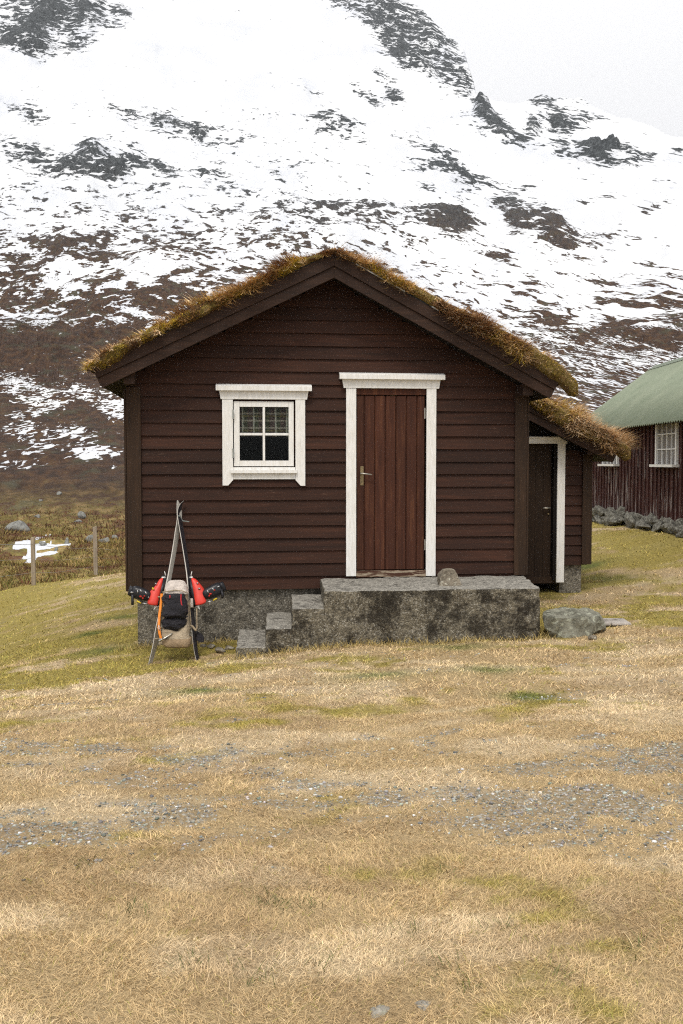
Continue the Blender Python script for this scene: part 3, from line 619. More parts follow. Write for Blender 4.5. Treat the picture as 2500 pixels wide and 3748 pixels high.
m = MB(); m.box(vx0, vx1, -.032, -.004, gz0, gz1); m.box(g0, vx0-.0005, -.031, -.004, hz_0, hz_1); m.box(vx1+.0005, g1, -.031, -.004, hz_0, hz_1); m.build('glazing_bars', M_WHITE, win, bevel=.002)
t = NT('window glass'); t.n.remove(t.b); tr_ = t.node('ShaderNodeBsdfTransparent'); tr_.inputs[0].default_value = (.86, .9, .88, 1); gl = t.node('ShaderNodeBsdfGlossy'); gl.inputs['Roughness'].default_value = .03
mx = t.node('ShaderNodeMixShader'); fr = t.node('ShaderNodeFresnel'); fr.inputs[0].default_value = 1.45
t.l.new(t.math('MULTIPLY', fr.outputs[0], .30), mx.inputs[0]); t.l.new(tr_.outputs[0], mx.inputs[1]); t.l.new(gl.outputs[0], mx.inputs[2]); t.l.new(mx.outputs[0], t.n['Material Output'].inputs['Surface']); M_GLASS = t.m
for xa, xb, za, zb in ((g0, vx0, hz_1, gz1), (vx1, g1, hz_1, gz1), (g0, vx0, gz0, hz_0), (vx1, g1, gz0, hz_0)):
    m = MB(); m.box(xa, xb, -.016, -.012, za, zb); m.build('pane', M_GLASS, win)
# plaid valance behind the upper panes
t = NT('plaid curtain cloth'); v = t.coord()
sp = t.node('ShaderNodeSeparateXYZ'); t.l.new(v, sp.inputs[0])
def stripes(sock, freq, lo, hi, ph=0.0): return t.maprange(t.math('SINE', t.math('MULTIPLY_ADD', sock, freq, ph)), lo, hi)
wx = t.math('ADD', sp.outputs[0], t.math('MULTIPLY', t.noise(v, 8, 2), .02))
col = t.mix(stripes(wx, 52, -.3, .5), (.075, .045, .045), (.055, .052, .035))
col = t.mix(t.math('MULTIPLY', stripes(wx, 52, .86, .97, 1.2), .7), col, (.55, .50, .47))
col = t.mix(t.math('MULTIPLY', stripes(sp.outputs[2], 80, .55, .9, .4), .5), col, (.42, .34, .30))
col = t.mix(t.math('MULTIPLY', stripes(sp.outputs[2], 40, .88, .97, 2.2), .4), col, (.22, .16, .06))
M_PLAID = t.done(col, .95)
nx, nz = 90, 8
xs = np.linspace(g0-.06, g1+.06, nx); cz = np.linspace(hz_0-.012, gz1+.05, nz); CXm, CZm = np.meshgrid(xs, cz)
CYm = .035+.008*np.sin(CXm*75)*(1.2-(CZm-cz[0])/(cz[-1]-cz[0])); CZm = CZm+np.where(np.arange(nz)[:, None] == 0, .004*np.sin(CXm*160), 0)
o = grid_mesh('curtain', np.stack([CXm, CYm, CZm], -1), M_PLAID, None, win); sm = o.modifiers.new('thick', 'SOLIDIFY'); sm.thickness = .002
for zc in (1517, 1659):
    a, b, c, d = rect(850.5, zc-17, 857, zc+17); m = MB(); m.tube([(a+.008, -.062, c), (a+.008, -.062, d)], .0075, 10); m.build('hinge', plain('zinc', (.35, .37, .35), .5, .6), win, smooth=False)
# ---- door
door = bpy.data.objects.new('door', None); COL.objects.link(door); door.parent = cabin
m = MB()
a, b, c, d = rect(1265, 1423, 1301.5, 2107); m.box(a, b, -.058, -.030, c, d)
a, b, c, d = rect(1557, 1423, 1592, 2106); m.box(a, b, -.058, -.030, c, d)
h0, h1, hz0, hz1 = rect(1252, 1390, 1607, 1423); m.prism([(h0+.012, hz0), (h1-.012, hz0), (h1+.006, hz1), (h0-.006, hz1)], -.063, -.031)
m.build('door_frame', M_WHITE, door, bevel=.003)
c0, c1, cz0, cz1 = rect(1239.5, 1370, 1622, 1391); m = MB()
m.add([(c0, -.031, cz1+.012), (c1, -.031, cz1+.012), (c1, -.115, cz1-.012), (c0, -.115, cz1-.012), (c0, -.031, cz0), (c1, -.031, cz0), (c1, -.115, cz0-.002), (c0, -.115, cz0-.002)],
      [(0,1,2,3), (7,6,5,4), (0,3,7,4), (1,5,6,2), (2,6,7,3), (0,4,5,1)]); m.build('cap', M_WHITE, door, bevel=.003)
a, b, c, d = rect(1301.6, 1424, 1556.8, 1446); m = MB(); m.box(a, b, -.026, .0, c, d); o = m.build('head_rail', M_DOOR, door, bevel=.003); brd_attr(o, [.75]*8)
l0, l1, lz0, lz1 = rect(1303, 1449, 1554, 2083)
ed = [l0]+[X(1230+q/2.938, 1760) for q in (303, 415, 528, 640, 752, 865)]+[l1]
m = MB(); vals = []
for i in range(len(ed)-1):
    a, b = ed[i]+.003, ed[i+1]-.003; e = .008; n0 = len(m.v)
    m.add([(a, -.004, lz0), (a+e, -.014, lz0), (b-e, -.014, lz0), (b, -.004, lz0), (b, .02, lz0), (a, .02, lz0), (a, -.004, lz1), (a+e, -.014, lz1), (b-e, -.014, lz1), (b, -.004, lz1), (b, .02, lz1), (a, .02, lz1)],
          [(0,1,7,6), (1,2,8,7), (2,3,9,8), (3,4,10,9), (4,5,11,10), (5,0,6,11), (0,5,4,3,2,1), (6,7,8,9,10,11)]); vals += [rng.uniform(.15, .85)]*12
m.box(l0, l1, .003, .03, lz0, lz1); vals += [.2]*8
o = m.build('door_leaf', M_DOOR, door); brd_attr(o, vals)
tt = NT('worn threshold wood'); nn = tt.noise(tt.coord((1, 8, 8)), 4, 6, .7); col = tt.ramp(nn, [(.35, (.05, .02, .012)), (.5, (.075, .034, .02)), (.57, (.30, .24, .17)), (.8, (.45, .40, .33))]); tt.bump(nn, .4, .005)
a, b, c, d = rect(1301.6, 2087, 1556.8, 2107); m = MB(); m.box(a, b, -.045, .03, c-.01, d); m.build('threshold', tt.done(col, .8), door, bevel=.004)
a, b, c, d = rect(1318, 1707, 1330, 1777); m = MB(); m.box(a, b, -.021, -.0145, c, d); hd = m.build('handle_plate', M_BRASS, door, bevel=.004)
px_ = lambda x, y, yy: (X(x, y, yy), yy, Z(x, y, yy))
m = MB(); m.tube([px_(1322, 1733, -.016), px_(1322, 1733, -.062)], .009, 10); m.tube([px_(1319, 1732.5, -.060), px_(1335, 1734, -.064), px_(1362, 1737.5, -.064)], [.0085, .0085, .0075], 10); m.build('handle', M_STEEL, door, smooth=True)
m = MB(); m.tube([px_(1324, 1764, -.020), px_(1324, 1764, -.0225)], .006, 10); m.build('keyhole', plain('black hole', (.005, .005, .005)), door)
for zc in (1513, 1994):
    m = MB(); q = px_(1556.5, zc, -.03); m.tube([(q[0]-.004, -.03, q[2]-.06), (q[0]-.004, -.03, q[2]+.06)], .008, 8); m.build('hinge', M_STEEL, door)
# ---- roof
roof = bpy.data.objects.new('roof', None); COL.objects.link(roof); roof.parent = cabin
m = MB(); dk = lambda o: [(EL[0]+o*.42, EL[1]-o*.91), (XA, ZA-o), (ER[0]-o*.42, ER[1]-o*.91)]
top, bot = dk(.012), dk(.205)
m.prism([top[0], top[1], bot[1], bot[0]], -.345, YB+.25); m.prism([top[1], top[2], bot[2], bot[1]], -.345, YB+.25)
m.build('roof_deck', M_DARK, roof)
def rake(E, side, v0, v1, y0, y1, XA=XA, ZA=ZA, sl=None, name='rake_board', parent=roof, mat=M_RAKE):
    u = np.array([XA-E[0], ZA-E[1]]); u /= np.linalg.norm(u); n = np.array([u[1], -u[0]]) if u[0] > 0 else np.array([-u[1], u[0]])
    if n[1] > 0: n = -n
    ct = abs(n[1]); E = np.array(E)
    m = MB(); m.prism([tuple(E+n*v0*ct), tuple(E+n*v1*ct), (XA, ZA-v1), (XA, ZA-v0)], y0, y1); return m.build(name, mat, parent, bevel=.004)
for E in (EL, ER):
    rake(E, 0, .0, .136, -.385, -.3455); rake(E, 0, .118, .258, -.372, -.3458) if False else rake(E, 0, .1365, .258, -.366, -.3458)
# felt edge on the fascia, pale drip strip on the right
m = MB()
for E in (EL, ER):
    s = np.linspace(0, 1, 60); xs = XA+(E[0]-XA)*s; zs = ZA+(E[1]-ZA)*s; w = .008+.006*fbm(xs*9, xs*0, 2, 5)
    m.tube([(x, -.372, z+.006) for x, z in zip(xs, zs)], list(w), 6)
m.build('felt_edge', M_BLACKFELT, roof, smooth=True)
M_ZINC = plain('pale zinc strip', (.42, .43, .42), .5, .3)
for a, b in ((1303, 1482), (1580, 1605), (1652, 1727), (1838, 1858)):
    m = MB(); pa, pb = X(a, 1000, -.38), X(b, 1000, -.38); za, zb = roofz(pa)+.016, roofz(pb)+.016
    m.add([(pa, -.394, za-.014), (pb, -.394, zb-.014), (pb, -.394, zb), (pa, -.394, za), (pa, -.33, za-.014), (pb, -.33, zb-.014), (pb, -.33, zb), (pa, -.33, za)], [(0,1,2,3), (7,6,5,4), (0,4,5,1), (3,2,6,7), (1,5,6,2), (0,3,7,4)])
    m.build('drip_strip', M_ZINC, roof)
for xq in (XL+.06, XR-.07): m = MB(); m.box(xq-.055, xq+.055, -.30, -.055, roofz(xq)-.34, roofz(xq)-.215); m.build('purlin_end', M_RAKE, roof)
M_TURFG = vcol('turf grass', .85, .2)
def m_turf():
    t = NT('roof turf'); v = t.coord(); n = t.noise(v, 3.2, 6, .65); f = t.noise(v, 40, 4, .7)
    col = t.ramp(n, [(.3, (.03, .016, .009)), (.43, (.10, .055, .02)), (.52, (.15, .11, .022)), (.6, (.22, .15, .065)), (.75, (.05, .045, .012))])
    col = t.mix(1.0, col, t.ramp(f, [(.3, .35), (.7, 1.4)]), 'MULTIPLY'); t.bump(t.math('ADD', f, n), .9, .03); return t.done(col, .95)
M_TURF = m_turf()
def turf_cols(x, y, k):
    """tan tufts, rusty brown moss, yellow green moss"""
    n = fbm(x*2.6+4, y*3, 3, 151); n2 = fbm(x*7, y*7, 3, 153)
    tan, rust, moss, pale = np.array([.66, .45, .18]), np.array([.30, .14, .05]), np.array([.50, .35, .04]), np.array([.80, .60, .37])
    w = np.clip((n-.36)/.3, 0, 1)[:, None]
    c = np.where(n[:, None] < .40, rust*.6+tan*.4, np.where(n[:, None] < .53, tan, np.where(n[:, None] < .60, moss, pale)))
    c = np.where((n2 > .62)[:, None], moss*.9, c); c = np.where((n2 < .40)[:, None], rust*.75, c)
    return c*rng.uniform(.55, 1.45, k)[:, None]
def turf(name, xs_, zf, hs, y0, y1, parent, droop=0, nb=16000, wscale=1., palebias=0):
    """lumpy sod over a roof: xs_ stations along the slope, hs its height there"""
    n = 200; xs = np.linspace(xs_[0], xs_[-1], n); h = np.interp(xs, xs_, hs); ba = np.array([zf(x) for x in xs])
    dr = np.interp(xs, xs_, droop) if hasattr(droop, '__len__') else np.full(n, droop)
    prof = [(-.005, 0), (-.035, .22), (-.038, .48), (-.008, .74), (.055, .92), (.14, 1.0)]
    rows = []
    for j, (py, pz) in enumerate(prof):
        bulge = 1+.9*(fbm(xs*5, xs*0+j, 3, 161)-.3)*(1 if j < 4 else 0); low = -dr*(1 if j < 2 else 0)
        wob = .055*(fbm(xs*7, xs*0+j*.8, 4, 163)-.5)*(1 if j else .4)
        rows.append(np.stack([xs, y0+py*bulge*1.3+wob*(j > 0)-(.05 if dr.max() > 0 else 0)*(dr > .005)*(j < 4)*(j > 0), ba+low+h*pz*.74+wob], 1))
    for yy in np.concatenate([np.linspace(.2, 1.6, 22), np.linspace(1.8, y1-y0, 14)]):
        rr = fbm(xs*2.6, xs*0+yy*2.6+50, 4, 167); rows.append(np.stack([xs, np.full(n, y0+yy), ba+h*.74+(rr-.5)*.17*np.clip(h/.15, .2, 1)], 1))
    rows.append(np.stack([xs, np.full(n, y1), ba-.0], 1))
    P = np.array(rows)
    o = grid_mesh(name, P, M_TURF, None, parent)
    # tufts: rooted on the front face and the first metre of the top
    R, C = P.shape[:2]; ri = rng.integers(0, R-12, nb); front = rng.random(nb) < .5; ri = np.where(front, rng.integers(0, 6, nb), ri); fx = rng.uniform(0, C-1.001, nb); ci = fx.astype(int); fc = (fx-ci)[:, None]; fr_ = rng.random(nb)[:, None]
    Q = (P[ri, ci]*(1-fc)+P[ri, ci+1]*fc)*(1-fr_)+(P[ri+1, ci]*(1-fc)+P[ri+1, ci+1]*fc)*fr_
    cl = fbm(Q[:, 0]*3.3, Q[:, 1]*3.3+Q[:, 2]*2, 3, 171)
    fz = front & (ri < 4)
    L = rng.uniform(.03, .11, nb)*np.clip(.25+4.2*(cl-.36), .25, 2.1)*wscale
    ti = np.where(fz, rng.uniform(.9, 2.3, nb), rng.uniform(.1, 1.3, nb)); az = np.where(fz, rng.normal(-1.57, .8, nb), rng.uniform(0, 6.28, nb))
    c = turf_cols(Q[:, 0], Q[:, 1]+Q[:, 2], nb)
    moss_ = (fbm(Q[:, 0]*7, (Q[:, 1]+Q[:, 2])*7, 3, 153) > .60) | ((cl < .44))
    L = np.where(moss_, L*.45, L*1.25); down = np.where(xs[ci] < XA, np.pi, 0.0)+rng.normal(0, .55, nb); az = np.where(moss_ | fz, az, down); ti = np.where(moss_ | fz, ti, rng.uniform(.7, 1.65, nb))
    if palebias: c = np.where((rng.random(nb) < palebias)[:, None], np.array([.56, .39, .23])*rng.uniform(.7, 1.4, nb)[:, None], c)
    b = blades('turf_grass', Q, az, ti, L, rng.uniform(.0035, .008, nb), c, M_TURFG, parent, curl=.6); b['kind'] = 'stuff'
    return o
pxl = [(313, .02), (335, .10), (351, .12), (383, .17), (427, .195), (491, .14), (555, .18), (619, .13), (708, .205), (785, .175), (848, .14), (938, .19), (1033, .18), (1129, .15), (1190, .10), (1222, .085)]
pxr = [(1222, .085), (1260, .11), (1300, .125), (1400, .16), (1500, .20), (1600, .25), (1650, .24), (1700, .26), (1800, .29), (1900, .30), (2000, .29), (2050, .26), (2085, .20), (2110, .12)]
xsL = [X(a, 1200, -.38) for a, b in pxl]; xsR = [X(a, 1200, -.38) for a, b in pxr]
tf1 = turf('turf', xsL, lambda x: roofz(x)+.004, [b for a, b in pxl], -.36, YB+.2, roof, [.02]*2+[.03, .07, .08, .03, .01, .0, .03, .02]+[0]*6, 24000)
tf2 = turf('turf', xsR, lambda x: roofz(x)+.004, [b for a, b in pxr], -.355, YB+.2, roof, [0]*9+[.03, .05, .06, .12, .1], 36000, 1.3, .28)
# ---- lean-to on the right: own wall, door, roof
YS, YR = 2.0, 1.65
shed = bpy.data.objects.new('lean_to', None); COL.objects.link(shed); shed.parent = cabin
t0x, t0z = X(1930, 1468, YR), Z(1930, 1468, YR); t1x, t1z = X(2268, 1640, YR), Z(2268, 1640, YR); SS = (t0z-t1z)/(t1x-t0x)
lz = lambda x: t0z-SS*(x-t0x)
XS1 = X(2156, 1850, YS)
sa, sb_, scz, sdz = rect(1926, 1626, 2040, 2125, YS)
zbase = Z(2100, 2066, YS)
siding('wall', lambda z: 3.34, lambda z: XS1-.03, zbase, lz(XS1)-.16, .1345, YS, [(0, X(2050, 1850, YS), -1, sdz+.03)], shed, M_SIDE, zbase)
m = MB(); m.prism([(3.34, sdz+.03), (X(2050, 1850, YS), sdz+.03), (X(2050, 1850, YS), zbase), (XS1-.02, zbase), (XS1-.02, lz(XS1)-.19), (3.6, lz(3.6)-.19), (3.34, lz(3.6)-.19)], YS+.001, YS+.09)
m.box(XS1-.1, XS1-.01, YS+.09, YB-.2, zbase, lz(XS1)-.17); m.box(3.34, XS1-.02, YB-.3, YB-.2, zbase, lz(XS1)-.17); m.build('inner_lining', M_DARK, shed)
c0, c1, cz0, cz1 = rect(2127, 1660, 2156, 2064, YS); m = MB(); m.box(c0, c1, YS-.055, YS-.0315, cz0, cz1); m.box(c1+.001, c1+.025, YS-.05, YS+.07, cz0, cz1); m.build('corner_board', M_TRIMB, shed, bevel=.003)
m = MB(); m.box(X(2050, 2100, YS), X(2130, 2100, YS), YS+.03, YB-.25, -.6, zbase-.004); m.build('foundation', M_CONC, shed)
m = MB(); a, b, c, d = rect(2039, 1624, 2067, 2130, YS); m.box(a-.02, b-.02, YS-.06, YS-.031, c, d)
a, b, c, d = rect(1926, 1604, 2077, 1624, YS); m.box(3.36, b-.02, YS-.064, YS-.031, c, d); a, b, c, d = rect(1926, 1601, 2087, 1606, YS); m.box(3.36, b-.02, YS-.09, YS-.031, d-.012, d+.008); m.build('frame', M_WHITE, shed, bevel=.003)
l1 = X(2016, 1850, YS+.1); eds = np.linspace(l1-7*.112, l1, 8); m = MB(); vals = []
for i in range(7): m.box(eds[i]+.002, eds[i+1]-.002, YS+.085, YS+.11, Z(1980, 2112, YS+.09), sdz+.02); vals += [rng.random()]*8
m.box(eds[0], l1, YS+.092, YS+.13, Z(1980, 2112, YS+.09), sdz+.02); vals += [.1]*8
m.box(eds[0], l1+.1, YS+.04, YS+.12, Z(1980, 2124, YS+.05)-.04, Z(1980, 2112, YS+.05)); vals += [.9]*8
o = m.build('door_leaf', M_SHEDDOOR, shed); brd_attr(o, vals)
m = MB(); m.box(l1+.004, X(2040, 1850, YS)+.01, YS+.001, YS+.13, Z(1980, 2125, YS), sdz+.02); m.build('door_jamb', M_DARK, shed)
q = lambda x, y: (X(x, y, YS+.04), YS+.04, Z(x, y, YS+.04)); m = MB(); m.tube([q(1987, 1860.5), q(2014, 1859.5)], .011, 10); p = q(2012, 1860); m.tube([p, (p[0], YS+.088, p[2])], .012, 10); m.build('handle', M_STEEL, shed, smooth=True)
p = q(2010, 1881); m = MB(); m.tube([(p[0], YS+.07, p[2]), (p[0], YS+.09, p[2])], .013, 12); m.build('lock_ring', M_BRASS, shed)
# roof of the lean-to
XE = t1x+.0
m = MB(); m.prism([(ER[0]+.012, lz(ER[0])-.012), (XE, lz(XE)-.012), (XE-.07, lz(XE)-.18), (ER[0]+.012, lz(ER[0])-.2)], YR+.035, YB+.2); m.build('roof_deck', M_DARK, shed)
rake((XE, lz(XE)), 0, 0, .125, YR-.005, YR+.034, ER[0]+.012, lz(ER[0]), None, 'rake_board', shed); rake((XE, lz(XE)), 0, .1255, .235, YR+.012, YR+.034, ER[0]+.012, lz(ER[0]), None, 'rake_board', shed)
a, b, c, d = rect(2136, 1641, 2166, 1664, YS-.15); m = MB(); m.box(a, b, YS-.3, YS-.02, c, d); m.build('purlin_end', M_RAKE, shed)
pxs = [(1935, .05), (1955, .17), (1985, .22), (2030, .22), (2080, .25), (2130, .25), (2180, .21), (2230, .18), (2262, .17), (2290, .14), (2303, .05)]
tf3 = turf('turf', [X(a, 1550, YR) for a, b in pxs], lambda x: lz(x)+.004, [b for a, b in pxs], YR+.02, YB+.1, shed, [.03, .05, .07, .12, .12, .1, .09, .1, .12, .14, .1], 24000, 1.35, .45)
# ------------------------------------------------------------------ porch slab with its steps
def rough_block(name, poly, z0, z1, mat, parent, cut=.05, amp=.017, seed=0):
    bm = bmesh.new(); n = len(poly)
    lo = [bm.verts.new((p[0], p[1], z0)) for p in poly]; hi = [bm.verts.new((p[0], p[1], z1)) for p in poly]
    bm.faces.new(lo[::-1]); bm.faces.new(hi)
    for i in range(n): bm.faces.new((lo[i], lo[(i+1) % n], hi[(i+1) % n], hi[i]))
    bmesh.ops.recalc_face_normals(bm, faces=bm.faces)
    bmesh.ops.bevel(bm, geom=bm.edges[:], offset=.012, segments=2, affect='EDGES', profile=.6)
    for _ in range(7):
        ed = [e for e in bm.edges if e.calc_length() > cut]
        if not ed: break
        bmesh.ops.subdivide_edges(bm, edges=ed, cuts=1, use_grid_fill=True)
    bmesh.ops.triangulate(bm, faces=bm.faces[:])
    bm.normal_update()
    for v in bm.verts:
        c = v.co; q = fbm(np.array([c.x*6+c.z*4]), np.array([c.y*6+c.z*6]), 4, seed)[0]-.5; q2 = fbm(np.array([c.x*19+c.y*9]), np.array([c.z*19-c.y*7]), 2, seed+3)[0]-.5
        v.co = c+v.normal*(q*amp*1.6+q2*amp)
    me = bpy.data.meshes.new(name); bm.to_mesh(me); bm.free()
    v = np.zeros(len(me.vertices)*3); me.vertices.foreach_get('co', v); v = v.reshape(-1, 3)-root_loc(parent); me.vertices.foreach_set('co', v.ravel()); me.update()
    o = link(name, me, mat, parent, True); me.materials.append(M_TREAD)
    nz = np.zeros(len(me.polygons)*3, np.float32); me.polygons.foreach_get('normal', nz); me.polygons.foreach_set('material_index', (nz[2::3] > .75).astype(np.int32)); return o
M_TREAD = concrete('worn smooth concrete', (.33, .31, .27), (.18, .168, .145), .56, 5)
porch = empty('porch', (2.0, -.55, -.05), 'grey weathered concrete porch slab with three steps on its left', 'porch')
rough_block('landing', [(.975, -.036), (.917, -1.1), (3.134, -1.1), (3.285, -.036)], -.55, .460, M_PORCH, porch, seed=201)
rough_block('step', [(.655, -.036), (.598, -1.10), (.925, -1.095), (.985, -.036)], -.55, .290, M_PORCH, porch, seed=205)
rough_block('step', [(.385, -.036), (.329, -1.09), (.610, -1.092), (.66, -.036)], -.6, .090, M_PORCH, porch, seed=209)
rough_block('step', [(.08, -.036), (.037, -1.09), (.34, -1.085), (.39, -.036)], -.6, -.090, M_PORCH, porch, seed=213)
# ------------------------------------------------------------------ rocks
def m_rock(name, c, lich=(.30, .31, .22), dark=(.06, .055, .05), amt=.55):
    t = NT(name); v = t.coord(); n = t.noise(v, 5, 7, .68); n2 = t.noise(v, 18, 5, .7); f = t.noise(v, 90, 2)
    col = t.ramp(n, [(.3, dark), (.5, c), (.7, tuple(x*1.35 for x in c))])
    col = t.mix(t.maprange(n2, amt, amt+.1, 0, .8), col, lich); col = t.mix(t.maprange(n2, .40, .34, 0, .7), col, (.05, .045, .03))
    col = t.mix(1.0, col, t.ramp(f, [(.3, .7), (.7, 1.25)]), 'MULTIPLY'); t.bump(t.math('ADD', n2, f), .5, .01); return t.done(col, .92)
M_ROCK1 = m_rock('grey brown rock', (.17, .145, .11), (.46, .44, .36), (.045, .038, .03)); M_ROCK2 = m_rock('lichen covered boulder', (.165, .16, .125), (.36, .37, .29), (.045, .045, .032), .53)
M_ROCK3 = m_rock('hill boulder', (.19, .19, .175), (.30, .30, .26)); M_ROCK4 = m_rock('foundation stone', (.12, .112, .092), (.30, .30, .25), (.03, .028, .024), .52)
def rock(name, loc, size, seed, mat, rot=0, parent=None, facets=16, rough=.17, sub=4, flat=.0):
    r = np.random.default_rng(seed); bm = bmesh.new(); bmesh.ops.create_icosphere(bm, subdivisions=sub, radius=1)
    V = np.array([v.co[:] for v in bm.verts])
    N = r.normal(size=(facets, 3)); N /= np.linalg.norm(N, axis=1)[:, None]; dst = r.uniform(.58, 1.0, facets)
    if flat: N = np.r_[N, [[.05, -.03, 1]]]; dst = np.r_[dst, flat]
    dots = V@N.T; R = np.min(np.where(dots > .12, dst[None]/np.maximum(dots, .12), 9), 1); R = np.minimum(R, 1.25)
    nn = fbm(V[:, 0]*2.2+V[:, 2]*1.7+seed, V[:, 1]*2.2-V[:, 2]*1.3, 4, seed)-.5
    P = V*(R*(1+nn*rough*2.4))[:, None]*np.array(size)/2
    ca, sa = math.cos(rot), math.sin(rot); P = np.stack([P[:, 0]*ca-P[:, 1]*sa, P[:, 0]*sa+P[:, 1]*ca, P[:, 2]], 1)
    for v, p in zip(bm.verts, P): v.co = p
    me = bpy.data.meshes.new(name); bm.to_mesh(me); bm.free(); o = link(name, me, mat, parent, True)
    o.location = Vector(loc)-(Vector(root_loc(parent)) if parent is not None else Vector((0, 0, 0))); return o
def px_size(px0, px1, p):                              # width in metres of a span at the depth of p
    return (px1-px0)/FPX*float(np.dot(np.array(p)-CAM, FW))
def hull_rock(name, pts, seed, mat, amp=.02, cut=.03):
    bm = bmesh.new(); vs = [bm.verts.new(p) for p in pts]; bmesh.ops.convex_hull(bm, input=vs)
    bmesh.ops.triangulate(bm, faces=bm.faces[:])
    for _ in range(8):
        ed = [e for e in bm.edges if e.calc_length() > cut]
        if not ed: break
        bmesh.ops.subdivide_edges(bm, edges=ed, cuts=1); bmesh.ops.triangulate(bm, faces=bm.faces[:])
    for _ in range(1): bmesh.ops.smooth_vert(bm, verts=bm.verts[:], factor=.2, use_axis_x=True, use_axis_y=True, use_axis_z=True)
    bm.normal_update(); P = np.array([v.co[:] for v in bm.verts]); N = np.array([v.normal[:] for v in bm.verts])
    k = 1/(amp*14); q = fbm(P[:, 0]*k+P[:, 2]*k*.7, P[:, 1]*k-P[:, 2]*k*.6, 4, seed)-.5; q2 = ridged(P[:, 0]*k*1.6-P[:, 2]*k, P[:, 1]*k*1.6+P[:, 2]*k, 4, seed+4)-.5
    P = P+N*(q*amp*3.6+q2*amp*2.0)[:, None]
    for v, p in zip(bm.verts, P): v.co = p
    me = bpy.data.meshes.new(name); bm.to_mesh(me); bm.free(); return link(name, me, mat, None, False)
yy = -.74; x0 = X(1605, 2110, yy); sR = (X(1686, 2110, yy)-x0)
r1 = hull_rock('rock', [(0, -.08, 0), (.02, .10, 0), (.95*sR, -.09, 0), (sR, .08, 0), (.02*sR, -.06, .10), (.05*sR, .09, .11), (.20*sR, -.05, .178), (.55*sR, -.03, .185), (.72*sR, -.05, .165), (.92*sR, -.07, .07), (.6*sR, .09, .15), (.25*sR, .08, .16)], 31, M_ROCK1, .010, .022)
r1.location = (x0, yy, .452); tag(r1, 'angular grey rock lying on the porch slab by the door', 'rock')
p = on_ground(2085, 2335); by = float(p[1])+.12; bz = Gz(X(2090, 2330, by), by)
bp = lambda px, py, dy: (X(px, py, by+dy), by+dy, Z(px, py, by+dy))
pts = [bp(1990, 2250, .1), bp(1998, 2300, -.05), bp(2010, 2340, 0), bp(2080, 2345, -.1), bp(2150, 2325, -.08), bp(2218, 2300, 0), bp(2190, 2262, .0), bp(2005, 2262, -.05), bp(2100, 2262, -.10), bp(2070, 2225, .42), bp(2150, 2219, .45), bp(2190, 2240, .4), bp(2000, 2240, .4), bp(2010, 2330, .5), bp(2200, 2320, .5)]
r2 = hull_rock('boulder', [tuple(np.array(q)-np.array(pts[2])) for q in pts], 58, M_ROCK2, .030, .035); r2.location = pts[2]; tag(r2, 'large lichen covered boulder in the grass beside the right end of the porch', 'boulder')
p = on_ground(2250, 2295); 
m = MB(); m.add([(-.19, -.10, 0), (.19, -.13, .0), (.20, .12, .01), (-.16, .15, .01), (-.18, -.09, .035), (.18, -.12, .03), (.19, .11, .045), (-.15, .14, .045)], [(3,2,1,0), (4,5,6,7), (0,1,5,4), (1,2,6,5), (2,3,7,6), (3,0,4,7)])
o = m.build('stone_slab', m_rock('pale flat stone', (.30, .27, .24), (.38, .36, .33)), None, bevel=.012); o.location = (float(p[0]), float(p[1])+.12, float(p[2])+.012); tag(o, 'pale flat stone slab lying just right of the lichen boulder', 'stone')
for px, py, s, sd, lab in [(2172, 2341, .07, 3, 'small grey pebble in the grass in front of the lichen boulder'), (775, 2372, .09, 4, 'brown stone at the foundation just right of the skis'), (808, 2388, .10, 5, 'dark stone left of the lowest porch step'), (838, 2378, .08, 6, 'small rounded stone touching the lowest porch step'), (742, 2368, .07, 8, 'small stone between the right ski and the foundation'), (2085, 2130, .13, 9, 'pale stone at the foot of the lean-to foundation')]:
    p = on_ground(px, py); r = rock('stone', (p[0], p[1], p[2]+s*.2), (s*1.3, s, s*.75), 70+sd, M_ROCK1, sd, None, 12, .08, 3); tag(r, lab, 'stone', 'loose stones by the cabin')
for px, py, s, sd, lab in [(1378, 3688, .11, 1, 'low grey stone sunk in the grass at the bottom edge of the meadow'), (1545, 3686, .15, 2, 'larger pale stone sunk in the grass at the bottom edge of the meadow')]:
    p = on_ground(px, py); r = rock('flat_stone', (p[0], p[1], p[2]-.024), (s, s*.7, .07), 90+sd, m_rock('pale sunk stone', (.26, .24, .20)), sd, None, 12, .07, 4); tag(r, lab, 'stone', 'stones sunk in the foreground grass')
for px, py, w, h, sd, lab in [(58, 1930, 84, 34, 1, 'largest pale grey boulder, at the left edge of the hill slope'), (302, 1888, 40, 24, 2, 'grey boulder on the hill slope above the right fence post'), (244, 1984, 22, 22, 3, 'small pointed pale stone between the two fence posts'), (385, 1978, 44, 24, 4, 'dark boulder just right of the right fence post'), (335, 1978, 34, 26, 5, 'dark boulder just left of the right fence post'), (158, 1990, 34, 14, 6, 'low stone beside the snow patch'), (205, 2012, 18, 14, 7, 'small blue grey stone at the right tip of the snow patch'), (138, 1890, 26, 12, 8, 'flat grey stone on the slope behind the left fence post'), (216, 1806, 26, 12, 9, 'distant pale stone highest on the heather slope'), (420, 1968, 26, 16, 10, 'small stone on the slope close to the cabin corner'), (150, 1832, 16, 8, 11, 'tiny distant pale stone on the slope left of centre'), (288, 1908, 34, 10, 12, 'flat grey stone just below the grey boulder on the slope')]:
    p = on_ground(px, py+h*.25); s = px_size(0, w, p); hh = px_size(0, h, p)
    r = rock('hill_stone', (p[0], p[1], p[2]+hh*.12), (s*1.1, s*.8, hh*1.55), 110+sd, M_ROCK3, sd*.7, None, 14, .09, 3); tag(r, lab, 'stone', 'stones on the slope beyond the fence')
